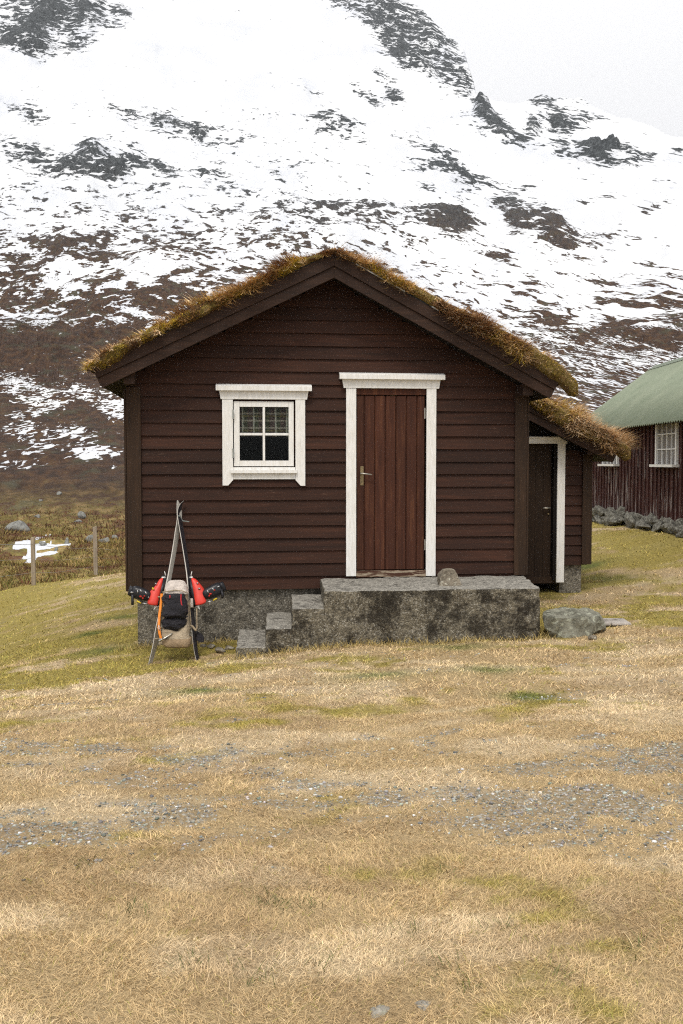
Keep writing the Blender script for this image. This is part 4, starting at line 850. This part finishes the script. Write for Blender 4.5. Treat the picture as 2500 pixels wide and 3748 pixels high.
# ------------------------------------------------------------------ wire fence on the left
p1, p2 = on_ground(124, 2142), on_ground(351, 2103)
fence = empty('wire_fence', tuple(p1), 'thin wire fence with two pale wooden posts at the edge of the meadow', 'fence')
M_POST = wood('pale weathered post', (.22, .17, .12), (.34, .28, .21), (.44, .38, .30), 'z')
dirf = (p2-p1); p0 = p1-dirf*1.0; p3 = p2+dirf*1.0
pts = []
for (p, a, b, h, w, tl) in ((p1, 124, 142, 180, 14, .0), (p2, 351, 0, 178, 13.5, -.01)):
    H = px_size(0, h, p); W = px_size(0, w, p); m = MB()
    m.add([(p[0]-W/2, p[1]-W/2, p[2]-.3), (p[0]+W/2, p[1]-W/2, p[2]-.3), (p[0]+W/2, p[1]+W/2, p[2]-.3), (p[0]-W/2, p[1]+W/2, p[2]-.3)]+[(p[0]+sx*W/2+tl*1.0-.006, p[1]+sy*W/2, p[2]+H-.02+.015*sx) for sx, sy in ((-1, -1), (1, -1), (1, 1), (-1, 1))],
          [(3,2,1,0), (4,5,6,7), (0,1,5,4), (1,2,6,5), (2,3,7,6), (3,0,4,7)]); m.build('post', M_POST, fence, bevel=.006); pts.append((p, H))
M_WIRE = plain('galvanised wire', (.32, .32, .31), .5, .5)
for f in (.84, .55, .27):
    m = MB(); H = pts[0][1]*f; pp = [p0, p1, p2, p3]; cur = []
    for a, b in zip(pp[:-1], pp[1:]):
        for s in np.linspace(0, 1, 9)[:-1]:
            q = a*(1-s)+b*s; cur.append((q[0], q[1]-.06, q[2]+H-.05*math.sin(math.pi*s)-(0 if f > .8 else .02*math.sin(7*s))))
    m.tube(cur, .0045 if f > .8 else .0032, 5); m.build('wire', M_WIRE, fence)
# ------------------------------------------------------------------ red barn on the right
def bl(d, l, z): q = CAM+FH*d+RT*l; return (float(q[0]), float(q[1]), z)
LB = 6.16; D0, D1 = 14.0, 25.4
barn = empty('barn', bl(20, LB, .45), 'weathered dark red barn with a green corrugated roof on a dry stone base', 'barn')
M_BARN = NT('flaking red boards'); t = M_BARN; v = t.coord((7, 7, .7)); n = t.noise(v, 3, 6, .7); n2 = t.noise(t.coord((8, 8, .35)), 3, 6, .68); hg = t.node('ShaderNodeSeparateXYZ'); t.l.new(t.coord(), hg.inputs[0])
col = t.ramp(n, [(.3, (.022, .009, .007)), (.5, (.047, .015, .012)), (.7, (.072, .024, .018))])
fl = t.math('ADD', t.math('MULTIPLY_ADD', t.noise(t.coord(), .8, 3), .25, t.math('ADD', n2, -.125)), t.maprange(hg.outputs[2], 1.7, 0, -.06, .035)); col = t.mix(t.maprange(fl, .565, .60, 0, .85), col, (.36, .32, .30)); t.bump(n2, .3, .004); M_BARN = t.done(col, .85)
EZ = 1.75+(1690-1530)/FPX*19.6; WB = .66
m = MB()
hw = 2.05; RZ = EZ+1.55
m.extr([bl(D0, LB, WB), bl(D1, LB, WB), bl(D1, LB, EZ+.05), bl(D0, LB, EZ+.05)], RT*.12)
for dg in (D1-.12, D0): m.extr([bl(dg, LB+.13, WB), bl(dg, LB+2*hw, WB), bl(dg, LB+2*hw, EZ), bl(dg, LB+hw, RZ-.08), bl(dg, LB+.13, EZ)], FH*.115)
m.extr([bl(D0+.12, LB+2*hw-.12, WB), bl(D1-.13, LB+2*hw-.12, WB), bl(D1-.13, LB+2*hw-.12, EZ), bl(D0+.12, LB+2*hw-.12, EZ)], RT*.12)
WN = [(17.82, 18.88, 1.70, 2.56), (21.62, 22.72, 1.70, 2.56)]
d = D0+.05; rr = np.random.default_rng(5)
while d < D1-.05:
    w = .10+rr.uniform(-.015, .02); zb = WB-rr.uniform(.0, .18); blocks = [(zb, EZ+.02)]
    for a, b, c, e in WN:
        if d+w > a-.07 and d < b+.07: blocks = [(zb, c-.08), (e+.07, EZ+.02)]
    for za, zc in blocks: m.extr([bl(d, LB-.028, za), bl(d+w, LB-.028, za), bl(d+w, LB-.028, zc), bl(d, LB-.028, zc)], RT*.027)
    d += .235+rr.uniform(-.02, .02)
m.build('wall', M_BARN, barn)
MG = plain('dim barn glass', (.17, .155, .14), .12, 0, .3, 4); MG.node_tree.nodes['Principled BSDF'].inputs['Specular IOR Level'].default_value = .5
for a, b, c, e in WN:
    w = bpy.data.objects.new('window', None); COL.objects.link(w); w.parent = barn
    m = MB(); fwd = .07
    def bx3(d0, d1, z0, z1, l0, l1): m.extr([bl(d0, LB-l1, z0), bl(d1, LB-l1, z0), bl(d1, LB-l1, z1), bl(d0, LB-l1, z1)], RT*(l1-l0))
    bx3(a-fwd, a, c, e+.03, .001, .05); bx3(b, b+fwd, c, e+.03, .001, .05); bx3(a-fwd, b+fwd, e+.031, e+.07, .001, .055); m.build('frame', M_WHITE, w)
    m = MB(); bx3(a-fwd-.05, b+fwd+.05, c-.05, c-.001, .001, .14); m.build('sill', M_WHITE, w)
    m = MB(); nb = 4
    for k in range(1, nb): dd_ = a+(b-a)*k/nb; bx3(dd_-.009, dd_+.009, c, e, .004, .03)
    for k in range(1, 3): zz = c+(e-c)*k/3; bx3(a, b, zz-.010, zz+.010, .004, .028)
    m.build('glazing_bars', M_WHITE, w)
    m = MB(); bx3(a, b, c, e, .0012, .004); m.build('pane', MG, w)
t = NT('green corrugated iron'); v = t.coord(); n = t.noise(v, 1.2, 5, .6); f = t.noise(v, 25, 3); col = t.ramp(n, [(.3, (.155, .185, .125)), (.7, (.215, .24, .17))]); col = t.mix(1.0, col, t.ramp(f, [(.3, .85), (.7, 1.12)]), 'MULTIPLY'); M_GREEN = t.done(col, .6)
def corr(side):
    n = 1500; ds = np.linspace(D0-.1, D1+.25, n); rows = []
    for k in range(2):
        s = [(-.30, -.30*1.55/hw-.01), (hw, 1.55)][k]; lat = LB+(s[0] if side == 0 else 2*hw-s[0])
        zz = EZ+.06+s[1]+.017*np.sin(ds*2*math.pi/.13)
        B = CAM[None]+FH[None]*ds[:, None]+RT[None]*lat; rows.append(np.stack([B[:, 0], B[:, 1], zz], 1))
    return grid_mesh('roof', np.array(rows), M_GREEN, None, barn)
for s in (0, 1): o = corr(s); sm = o.modifiers.new('thick', 'SOLIDIFY'); sm.thickness = .006
m = MB(); m.extr([bl(D0-.1, LB+hw-.16, RZ-.03), bl(D0-.1, LB+hw, RZ+.085), bl(D0-.1, LB+hw+.16, RZ-.03), bl(D0-.1, LB+hw, RZ+.05)], FH*(D1+.25-D0+.1)); m.build('ridge_cap', plain('dull green ridge flashing', (.13, .155, .11), .6), barn)
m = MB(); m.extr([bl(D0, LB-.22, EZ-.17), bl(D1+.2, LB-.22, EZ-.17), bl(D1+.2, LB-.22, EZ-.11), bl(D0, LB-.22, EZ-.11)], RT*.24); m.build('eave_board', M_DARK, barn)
rs = np.random.default_rng(12); n = 0
for row in range(2):
    d = 16.2
    while d < 26:
        w = rs.uniform(.38, 1.15)*(.75 if row else 1); x, y, _ = bl(d+w/2, LB-.02-.10*(1-row)+rs.uniform(-.06, .05), 0); gz = Gz(x, y); top = WB-.02
        h = max(.18, (top-gz)*rs.uniform(.5, 1.0)); zc = gz+h*.35 if row == 0 else top-h*.30
        rock('foundation_stone', (x, y, zc), (h*1.25*rs.uniform(.8, 1.0), w*1.12, h*1.25), 300+n, M_ROCK4, -YAW+rs.uniform(-.3, .3), barn, 9, .3, 3).data.polygons.foreach_set('use_smooth', [False]*1280); n += 1; d += w*.86
m = MB(); m.extr([bl(D0, LB+.2, -.6), bl(D1-.1, LB+.2, -.6), bl(D1-.1, LB+.2, WB-.01), bl(D0, LB+.2, WB-.01)], RT*(2*hw-.4)); m.build('stone_core', M_ROCK4, barn)
# ------------------------------------------------------------------ skis strapped to a rucksack, boots clicked in
GZs = Gz(-.55, -.85)
SK0 = (-.86, GZs-.01); SK1 = (-.062, 1.345)
def ski_pt(px, py, off=0):                             # a point on the leaning plane of the skis
    d = ray(px, py); k = (SK1[1]-SK0[1])/(SK1[0]-SK0[0])
    # z - z0 = k (y - y0)
    tt = (SK0[1]-CAM[2]-k*(SK0[0]-CAM[1]))/(d[2]-k*d[1]); return CAM+d*tt+np.array([0, off, 0])
c5 = lambda x, y: (440+x/3.359, 1780+y/3.359)
def spline(pts, n):
    pts = np.array(pts); k = len(pts); t = np.concatenate([[0], np.cumsum(np.linalg.norm(np.diff(pts, axis=0), axis=1))]); T = np.linspace(0, t[-1], n)
    out = []
    for c in range(pts.shape[1]):
        m_ = np.gradient(pts[:, c], t); i = np.clip(np.searchsorted(t, T)-1, 0, k-2); h = t[i+1]-t[i]; u = (T-t[i])/h
        out.append((2*u**3-3*u**2+1)*pts[i, c]+(u**3-2*u**2+u)*h*m_[i]+(-2*u**3+3*u**2)*pts[i+1, c]+(u**3-u**2)*h*m_[i+1])
    return np.stack(out, 1)
M_BASE = plain('pale ski base', (.42, .40, .36), .45, 0, .12, 12); M_TOP = plain('dark ski top', (.028, .026, .03), .45, 0, .4, 20); M_EDGE = plain('pale ski edge', (.50, .46, .40), .4, .2)
def ski(name, pix, wdir, nrm, label, dark_tail):
    path = spline([ski_pt(*c5(*q)) for q in pix], 60); n = len(path); s = np.linspace(0, 1, n)
    wd = np.array(wdir); wd /= np.linalg.norm(wd); nr = np.array(nrm); nr /= np.linalg.norm(nr)
    half = .5*np.interp(s, [0, .02, .07, .45, .85, .97, 1], [.02, .06, .112, .080, .102, .085, .05])
    thick = np.interp(s, [0, .1, .5, .9, 1], [.006, .008, .017, .008, .006])
    root = empty(name, tuple(path[-1]), label, 'ski', 'pair of touring skis')
    def strip(nm, o0, o1, wscale, mat):
        rings = []
        for p, h, t_ in zip(path, half, thick):
            a = p+nr*t_*o0; b = p+nr*t_*o1; rings.append([a-wd*h*wscale, a+wd*h*wscale, b+wd*h*wscale, b-wd*h*wscale])
        return MB().loft(rings).build(nm, mat, root)
    strip('base', -.5, -.15, 1.0, M_BASE); strip('edge', -.149, .15, 1.01, M_EDGE); strip('top_sheet', .151, .5, .985, M_TOP)
    return root, path, wd, nr
skL, pL, wL, nL = ski('touring_ski', [(705, 172), (716, 240), (728, 360), (700, 560), (668, 760), (632, 960), (595, 1150), (548, 1350), (500, 1560), (462, 1740), (428, 1950), (385, 2120), (358, 2222)], (.40, .92, .0), (-.92, .40, .1),
                      'left ski of the leaning pair, its pale base turned towards us', 0)
skR, pR, wR, nR = ski('touring_ski', [(785, 176), (752, 215), (726, 330), (740, 440), (775, 660), (806, 860), (835, 1060), (856, 1270), (876, 1480), (898, 1700), (916, 1900), (942, 2080), (975, 2205)], (.30, .95, .0), (.95, -.30, .1),
                      'right ski of the leaning pair, seen edge on with its dark top outward', 1)
m = MB(); q0, q1, q2 = ski_pt(*c5(728, 365), -.03), ski_pt(*c5(770, 425), -.02), ski_pt(*c5(850, 436), -.01)
m.tube([q0, (q0+q1)/2+np.array([.004, 0, .004]), q1], .003, 6); m.tube([q1, q2], [.008, .006], 6); m.tube([q0+np.array([-.012, 0, 0]), q0+np.array([.012, -.02, 0])], .010, 8); m.build('tip_strap', plain('grey green strap', (.16, .18, .17), .7), skR)
M_WPL = plain('white binding metal', (.62, .60, .56), .35, .2); M_BIND = plain('black binding', (.02, .02, .022), .5)
def binding(root, pts, mats):
    for nm, ptsx, r, mt in pts: m = MB(); m.tube([ski_pt(*c5(*q)) + np.array([0, off, 0]) for q, off in ptsx], r, 8); m.build(nm, mt, root, True)
binding(skL, [('toe_lever', [((560, 1095), -.02), ((548, 1040), -.03)], [.007, .003], M_WPL), ('toe_piece', [((515, 1122), -.03), ((556, 1122), -.01)], .013, M_WPL), ('heel_piece', [((425, 1478), -.03), ((478, 1475), -.02)], .015, M_WPL), ('heel_lever', [((440, 1478), -.04), ((415, 1515), -.05)], [.007, .003], M_WPL), ('binding_plate', [((540, 1100), .01), ((500, 1300), .01), ((462, 1480), .01)], .022, M_BIND)], 0)
binding(skR, [('toe_lever', [((872, 1095), -.02), ((884, 1040), -.03)], [.007, .003], M_WPL), ('toe_piece', [((858, 1122), -.01), ((890, 1118), -.03)], .013, M_WPL), ('heel_piece', [((935, 1470), -.02), ((972, 1478), -.03)], .015, M_WPL), ('heel_lever', [((965, 1478), -.04), ((978, 1505), -.05)], [.007, .003], M_WPL), ('binding_plate', [((858, 1100), .01), ((885, 1300), .01), ((922, 1480), .01)], .022, M_BIND)], 0)
M_RED = plain('red boot plastic', (.58, .045, .030), .38, 0, .12, 14); M_BLK = plain('black boot plastic', (.018, .018, .021), .32, 0, .3, 20); M_BUCK = plain('boot buckle', (.42, .42, .42), .35, .8); M_YEL = plain('yellow trim', (.60, .44, .03), .5); M_ORD = plain('red rivet', (.45, .03, .02), .4)
c2 = lambda x, y: (470+x/4.126, 2080+y/4.126)
def ring(c, a, b, ra, rb, n=18, e=2.6):
    out = []
    for k in range(n):
        t = 2*math.pi*k/n; ca, sa = math.cos(t), math.sin(t)
        out.append(c+a*ra*np.sign(ca)*abs(ca)**(2/e)+b*rb*np.sign(sa)*abs(sa)**(2/e))
    return out
def boot(label, mir, off, toe, heel, shell, cuff, strap, bits):
    YD = np.array([0, 1.0, 0]); P = lambda x, y, o=0: ski_pt(*c2(x, y))+np.array([0, off+o, 0])
    root = empty('ski_boot', tuple(P(*heel)), label, 'ski boot', 'pair of ski boots')
    rings = []
    for (ax, ay), (bx_, by_), w in shell:              # inner (sole) point, outer point, half width
        a, b = P(ax, ay), P(bx_, by_); c = (a+b)/2; ax_ = (b-a); h = np.linalg.norm(ax_)/2; rings.append(ring(c, ax_/np.linalg.norm(ax_), YD, h, w))
    MB().loft(rings).build('shell', M_RED, root, True, sub=1)
    rings = []
    for cx, cy, r, w in cuff[0]:
        c = P(cx, cy); rings.append((c, r, w))
    ax = P(*cuff[0][-1][:2])-P(*cuff[0][0][:2]); ax /= np.linalg.norm(ax); pr = np.cross(ax, YD); pr /= np.linalg.norm(pr)
    cu = MB().loft([ring(c, pr, YD, r, w, 20, 2.4) for c, r, w in rings]).build('cuff', M_BLK, root, True, sub=1)
    # liner collar at the mouth
    c, r, w = rings[-1]; MB().loft([ring(c-ax*.02, pr, YD, r*.9, w*.9), ring(c+ax*.022, pr, YD, r*.82, w*.82), ring(c+ax*.024, pr, YD, r*.6, w*.6), ring(c-ax*.01, pr, YD, r*.5, w*.5)]).build('liner', M_BLK, root, True)
    for (x0, y0), (x1, y1), r, mt, nm, dy in bits:
        a, b = P(x0, y0, dy), P(x1, y1, dy); mm = MB(); mm.tube([a, (a+b)/2+np.array([0, -.004, .003]), b], [r, r*1.1, r], 8); mm.build(nm, mt, root, True)
    if strap:
        mm = MB(); mm.tube([P(*q, -.03) for q in strap], [.014]*len(strap), 8); mm.build('power_strap', M_BLK, root, True)
    # sole along the ski
    a, b = P(*toe), P(*heel); m2 = MB(); m2.tube([a, a*.6+b*.4, b], [.018, .022, .024], 8); m2.build('sole', M_BLK, root, True)
    return root
boot('red ski boot clicked to the left ski with its black cuff pointing left', -1, -.04, (545, 150), (462, 540),
     [((538, 138), (503, 140), .026), ((530, 165), (468, 160), .036), ((522, 210), (438, 220), .042), ((512, 270), (392, 285), .045), ((500, 330), (325, 335), .046), ((488, 390), (312, 400), .046), ((476, 450), (312, 455), .045), ((466, 505), (283, 512), .043), ((455, 538), (300, 535), .036), ((450, 552), (370, 552), .022)],
     [[(345, 425, .030, .030), (315, 415, .053, .050), (250, 395, .064, .058), (180, 372, .068, .060), (110, 350, .068, .060), (45, 335, .061, .056)]], [(70, 340), (72, 420), (72, 535)],
     [((190, 300), (215, 340), .0065, M_BUCK, 'buckle', -.066), ((265, 330), (290, 372), .0065, M_BUCK, 'buckle', -.065), ((150, 310), (158, 350), .006, M_BUCK, 'buckle', -.065), ((310, 418), (325, 424), .006, M_BUCK, 'buckle', -.055), ((185, 405), (215, 412), .008, M_ORD, 'rivet', -.060), ((228, 432), (236, 438), .009, M_ORD, 'rivet', -.060), ((250, 400), (262, 404), .007, M_ORD, 'rivet', -.06), ((140, 480), (200, 515), .007, M_YEL, 'heel_trim', -.03), ((45, 345), (90, 350), .007, M_BUCK, 'buckle', -.058), ((375, 280), (395, 310), .008, M_YEL, 'toe_buckle', -.05), ((418, 215), (432, 225), .008, M_BUCK, 'toe_buckle', -.046), ((215, 515), (300, 530), .006, M_BUCK, 'spoiler_lever', -.02)])
boot('red ski boot clicked to the right ski with its black cuff pointing right', 1, -.04, (942, 150), (1008, 540),
     [((946, 138), (985, 138), .026), ((950, 165), (1030, 160), .036), ((958, 210), (1075, 215), .042), ((966, 270), (1120, 268), .045), ((976, 330), (1160, 318), .046), ((984, 390), (1160, 400), .046), ((992, 450), (1165, 452), .045), ((1000, 500), (1192, 490), .043), ((1006, 530), (1150, 528), .036), ((1010, 552), (1080, 548), .022)],
     [[(1125, 410, .030, .030), (1155, 398, .053, .050), (1215, 370, .064, .058), (1280, 340, .068, .060), (1350, 305, .068, .060), (1425, 270, .062, .056)]], [(1400, 300), (1420, 370), (1422, 430)],
     [((1268, 275), (1292, 315), .0065, M_BUCK, 'buckle', -.066), ((1195, 310), (1210, 352), .0065, M_BUCK, 'buckle', -.065), ((1340, 270), (1385, 250), .0065, M_BUCK, 'buckle', -.065), ((1225, 375), (1260, 365), .008, M_ORD, 'rivet', -.060), ((1220, 402), (1228, 398), .009, M_ORD, 'rivet', -.060), ((1290, 320), (1310, 312), .007, M_ORD, 'rivet', -.06), ((1280, 475), (1340, 440), .007, M_YEL, 'heel_trim', -.03), ((1065, 295), (1085, 290), .010, M_BUCK, 'toe_buckle', -.048), ((1040, 210), (1055, 214), .008, M_BUCK, 'toe_buckle', -.046), ((1185, 505), (1275, 480), .006, M_BUCK, 'spoiler_lever', -.02)])
# rucksack hung between the skis
def cloth(name, c, rough=.9, fold=.5):
    t = NT(name); v = t.coord(); n = t.noise(v, 7, 5, .6, .8); w = t.noise(v, 240, 2)
    col = t.mix(1.0, c, t.ramp(n, [(.3, .70), (.7, 1.2)]), 'MULTIPLY'); col = t.mix(1.0, col, t.ramp(w, [(.3, .8), (.7, 1.15)]), 'MULTIPLY'); t.bump(t.math('ADD', t.math('ADD', n, t.noise(v, 22, 4, .6, 1.2)), t.math('MULTIPLY', w, .15)), fold*1.5, .03); return t.done(col, rough)
M_PACK = cloth('beige pack cloth', (.37, .30, .21, 1)); M_LID = cloth('pale lid cloth', (.58, .51, .455, 1)); M_JKT = cloth('black jacket cloth', (.022, .020, .024, 1), .8, .9); M_TAN = cloth('tan webbing', (.42, .33, .22, 1)); M_BTM = cloth('tan pack bottom', (.30, .215, .13, 1))
P5 = lambda x, y, o=0: ski_pt(*c5(x, y))+np.array([0, o, 0])
rp = P5(700, 1900); pack = empty('rucksack', (float(rp[0]), float(rp[1]), float(rp[2])), 'beige rucksack with pale lid and black jacket strapped between the two skis', 'rucksack')
def lump(name, rows, depth, mat, off, e=3.0, fold=.012, seed=0, parent=None):
    """soft body through rows of (y pixel, x left, x right, thickness)"""
    rows = spline([(a, b, c, d) for a, b, c, d in rows], 34); rings = []
    for j, (yy, xa, xb, th) in enumerate(rows):
        a, b = P5(xa, yy, off), P5(xb, yy, off); c = (a+b)/2; ax = b-a; h = np.linalg.norm(ax)/2; ax = ax/(2*h)
        rg = np.array(ring(c, ax, np.array([0, 1., 0]), h, th, 40, e)); q = fbm(rg[:, 0]*9+seed, rg[:, 2]*9+rg[:, 1]*6, 3, seed)-.5; q2 = ridged(rg[:, 0]*7+rg[:, 2]*5, rg[:, 2]*11, 3, seed+5)-.5
        rg = rg+(rg-c)/np.linalg.norm(rg-c, axis=1)[:, None]*(q*fold*3.2+q2*fold*2.0)[:, None]; rings.append(rg)
    return MB().loft(rings).build(name, mat, parent or pack, True, sub=1)
lump('main_bag', [(1235, 560, 835, .085), (1300, 548, 845, .11), (1400, 535, 852, .125), (1550, 530, 858, .13), (1700, 530, 868, .13), (1820, 528, 876, .13), (1870, 530, 880, .12)], 0, M_PACK, -.10, 3.4, .014, 3)
lump('bottom_panel', [(1828, 522, 882, .137), (1860, 520, 886, .142), (1900, 530, 880, .138), (1932, 550, 866, .12), (1948, 590, 840, .08)], 0, M_BTM, -.10, 3.6, .006, 5)
lump('lid', [(1143, 640, 700, .03), (1152, 600, 790, .08), (1180, 580, 822, .115), (1225, 562, 836, .13), (1268, 556, 842, .132), (1300, 560, 838, .12)], 0, M_LID, -.11, 2.8, .012, 8)
jk = lump('jacket', [(1278, 600, 800, .03), (1300, 570, 812, .06), (1360, 510, 825, .085), (1420, 520, 838, .10), (1480, 532, 842, .105), (1530, 545, 836, .09), (1560, 565, 828, .07), (1580, 600, 800, .04)], 0, M_JKT, -.205, 2.4, .022, 11)
lump('jacket_sleeve', [(1555, 600, 820, .04), (1580, 552, 828, .07), (1630, 532, 842, .085), (1680, 545, 815, .08), (1715, 590, 740, .06), (1740, 650, 735, .03)], 0, M_JKT, -.19, 2.4, .020, 15)
M_RST = plain('red piping', (.42, .025, .03), .7)
for q in ([(765, 1285), (764, 1340), (770, 1390), (785, 1440), (800, 1468)], [(632, 1295), (634, 1328)]):
    m = MB(); m.tube([P5(x, y, -.305+.012*abs(i-2)) for i, (x, y) in enumerate(q)], .006, 6); m.build('piping', M_RST, jk, True)
m = MB(); m.tube([P5(x, y, -.255) for x, y in [(540, 1262), (620, 1248), (700, 1236), (780, 1246), (842, 1270)]], .006, 6); m.build('lid_seam', M_PACK, pack, True)
for q, r in (([(460, 1730), (480, 1722), (520, 1728)], .011), ([(860, 1700), (892, 1706), (915, 1735), (935, 1760)], .012), ([(435, 1860), (470, 1852), (530, 1855)], .005), ([(855, 1925), (905, 1915)], .005), ([(470, 1350), (500, 1348)], .010), ([(935, 1760), (948, 1720), (945, 1600), (945, 1490)], .006), ([(860, 1390), (858, 1500), (870, 1620), (872, 1700)], .006)):
    m = MB(); m.tube([P5(x, y, -.075) for x, y in q], r, 6); m.build('strap', M_TAN, pack, True)
m = MB(); m.tube([P5(878, 1372, -.06), P5(884, 1480, -.06)], .017, 8); m.build('strap_pad', M_LID, pack, True)
m = MB(); m.extr([P5(935, 1770, -.02), P5(1000, 1815, -.02), P5(1030, 1850, -.02), P5(1032, 1915, -.02), P5(985, 1912, -.02), P5(935, 1890, -.02)], (0, .03, 0)); m.build('hip_belt', M_JKT, pack, bevel=.008)
m = MB(); m.extr([P5(488, 1870, .0), P5(540, 1880, .0), P5(535, 1925, .0), P5(470, 1958, .0)], (0, .03, 0)); m.build('side_flap', M_PACK, pack, bevel=.006)
# ice axe tucked behind the left side of the rucksack
ax = empty('ice_axe', tuple(map(float, P5(525, 1830, -.2))), 'orange shafted ice axe hanging head down along the left side of the rucksack', 'ice axe')
pth = spline([P5(522, 1298, -.13), P5(516, 1420, -.19), P5(500, 1580, -.24), P5(498, 1680, -.25), P5(508, 1760, -.25), P5(524, 1830, -.24)], 24)
MB().loft([ring(p, np.array([1., 0, 0]), np.array([0, 1., 0]), .0135, .010, 12) for p in pth]).build('shaft', plain('orange shaft', (.62, .19, .015), .4), ax, True)
m = MB(); m.tube([P5(497, 1655, -.262), P5(503, 1715, -.264)], .006, 6); m.build('sticker', M_LID, ax, True)
m = MB(); m.tube([P5(502, 1832, -.245), P5(545, 1828, -.25), P5(590, 1800, -.25), P5(640, 1768, -.245), P5(660, 1752, -.24)], [.012, .011, .009, .007, .003], 8); m.tube([P5(520, 1850, -.245), P5(500, 1838, -.24)], [.010, .014], 8); m.build('head', M_STEEL, ax, True)
m = MB(); m.tube([P5(540, 1818, -.262), P5(580, 1818, -.268), P5(610, 1790, -.266)], .005, 6); m.build('carabiner', M_BIND, ax, True)
OVER = (9.6, 9.6, 9.7); SUNE = 1.5; HAZE = 0.00009; EXPO = 0.25; DENO = False
# ------------------------------------------------------------------ sky, light, air, camera
SUN_EL, SUN_AZ = math.radians(58), math.radians(200)      # azimuth from +y, clockwise: high, behind the viewer, a little left
w = bpy.data.worlds.new('World'); sc.world = w; w.use_nodes = True
nt = w.node_tree; bg = nt.nodes['Background']
sky = nt.nodes.new('ShaderNodeTexSky'); sky.sky_type = 'NISHITA'; sky.sun_disc = False; sky.sun_elevation = SUN_EL; sky.sun_rotation = SUN_AZ
sky.dust_density = 6; sky.air_density = 1; sky.ozone_density = 1
bw = nt.nodes.new('ShaderNodeRGBToBW'); nt.links.new(sky.outputs[0], bw.inputs[0])
mx = nt.nodes.new('ShaderNodeMix'); mx.data_type = 'RGBA'; mx.inputs[0].default_value = .92; nt.links.new(sky.outputs[0], mx.inputs[6])
cl = nt.nodes.new('ShaderNodeMix'); cl.data_type = 'RGBA'; cl.inputs[0].default_value = .85; cl.inputs[7].default_value = (OVER[0], OVER[1], OVER[2], 1)
nt.links.new(bw.outputs[0], cl.inputs[6]); nt.links.new(cl.outputs[2], mx.inputs[7]); tc = nt.nodes.new('ShaderNodeTexCoord'); sx = nt.nodes.new('ShaderNodeSeparateXYZ'); nt.links.new(tc.outputs['Generated'], sx.inputs[0])
gr = nt.nodes.new('ShaderNodeMath'); gr.operation = 'MULTIPLY_ADD'; gr.use_clamp = False; nt.links.new(sx.outputs[2], gr.inputs[0]); gr.inputs[1].default_value = .86; gr.inputs[2].default_value = .56   # an overcast sky is brighter overhead
vm = nt.nodes.new('ShaderNodeVectorMath'); vm.operation = 'SCALE'; nt.links.new(mx.outputs[2], vm.inputs[0]); nt.links.new(gr.outputs[0], vm.inputs['Scale']); nt.links.new(vm.outputs[0], bg.inputs[0]); bg.inputs[1].default_value = .12
sd = bpy.data.lights.new('sun', 'SUN'); sd.energy = SUNE; sd.angle = math.radians(14); sd.color = (1, .94, .84)
so = bpy.data.objects.new('sun', sd); COL.objects.link(so)
dv = Vector((math.sin(SUN_AZ)*math.cos(SUN_EL), math.cos(SUN_AZ)*math.cos(SUN_EL), math.sin(SUN_EL))); so.rotation_euler = dv.to_track_quat('Z', 'Y').to_euler()
if HAZE:
    me = MB().box(-700, 1100, -40, 1490, -60, 620)
    hm = bpy.data.materials.new('haze'); hm.use_nodes = True; n_ = hm.node_tree.nodes; n_.remove(n_['Principled BSDF']); pv = n_.new('ShaderNodeVolumePrincipled'); pv.inputs['Color'].default_value = (.97, .98, 1, 1); pv.inputs['Density'].default_value = HAZE; pv.inputs['Anisotropy'].default_value = .2
    hm.node_tree.links.new(pv.outputs[0], n_['Material Output'].inputs['Volume']); hz = me.build('haze', hm); tag(hz, kind='stuff')
cd = bpy.data.cameras.new('camera'); co = bpy.data.objects.new('camera', cd); COL.objects.link(co)
cd.sensor_fit = 'VERTICAL'; cd.sensor_height = 36; cd.sensor_width = 24; cd.lens = FPX/3748*36; cd.clip_start = .05; cd.clip_end = 6000
co.location = CAM; co.rotation_euler = (math.pi/2-PIT, 0, -YAW); sc.camera = co
vs = sc.view_settings; sc.display_settings.display_device = 'sRGB'; vs.view_transform = 'Standard'; vs.look = 'None'; vs.gamma = 1; vs.exposure = EXPO; vs.use_curve_mapping = False
sc.cycles.max_bounces = 6; sc.cycles.diffuse_bounces = 3; sc.cycles.volume_bounces = 1; sc.cycles.transparent_max_bounces = 8; sc.cycles.use_denoising = DENO; sc.cycles.filter_width = 1.15; sc.cycles.sample_clamp_indirect = 1.2; sc.cycles.sample_clamp_direct = 3
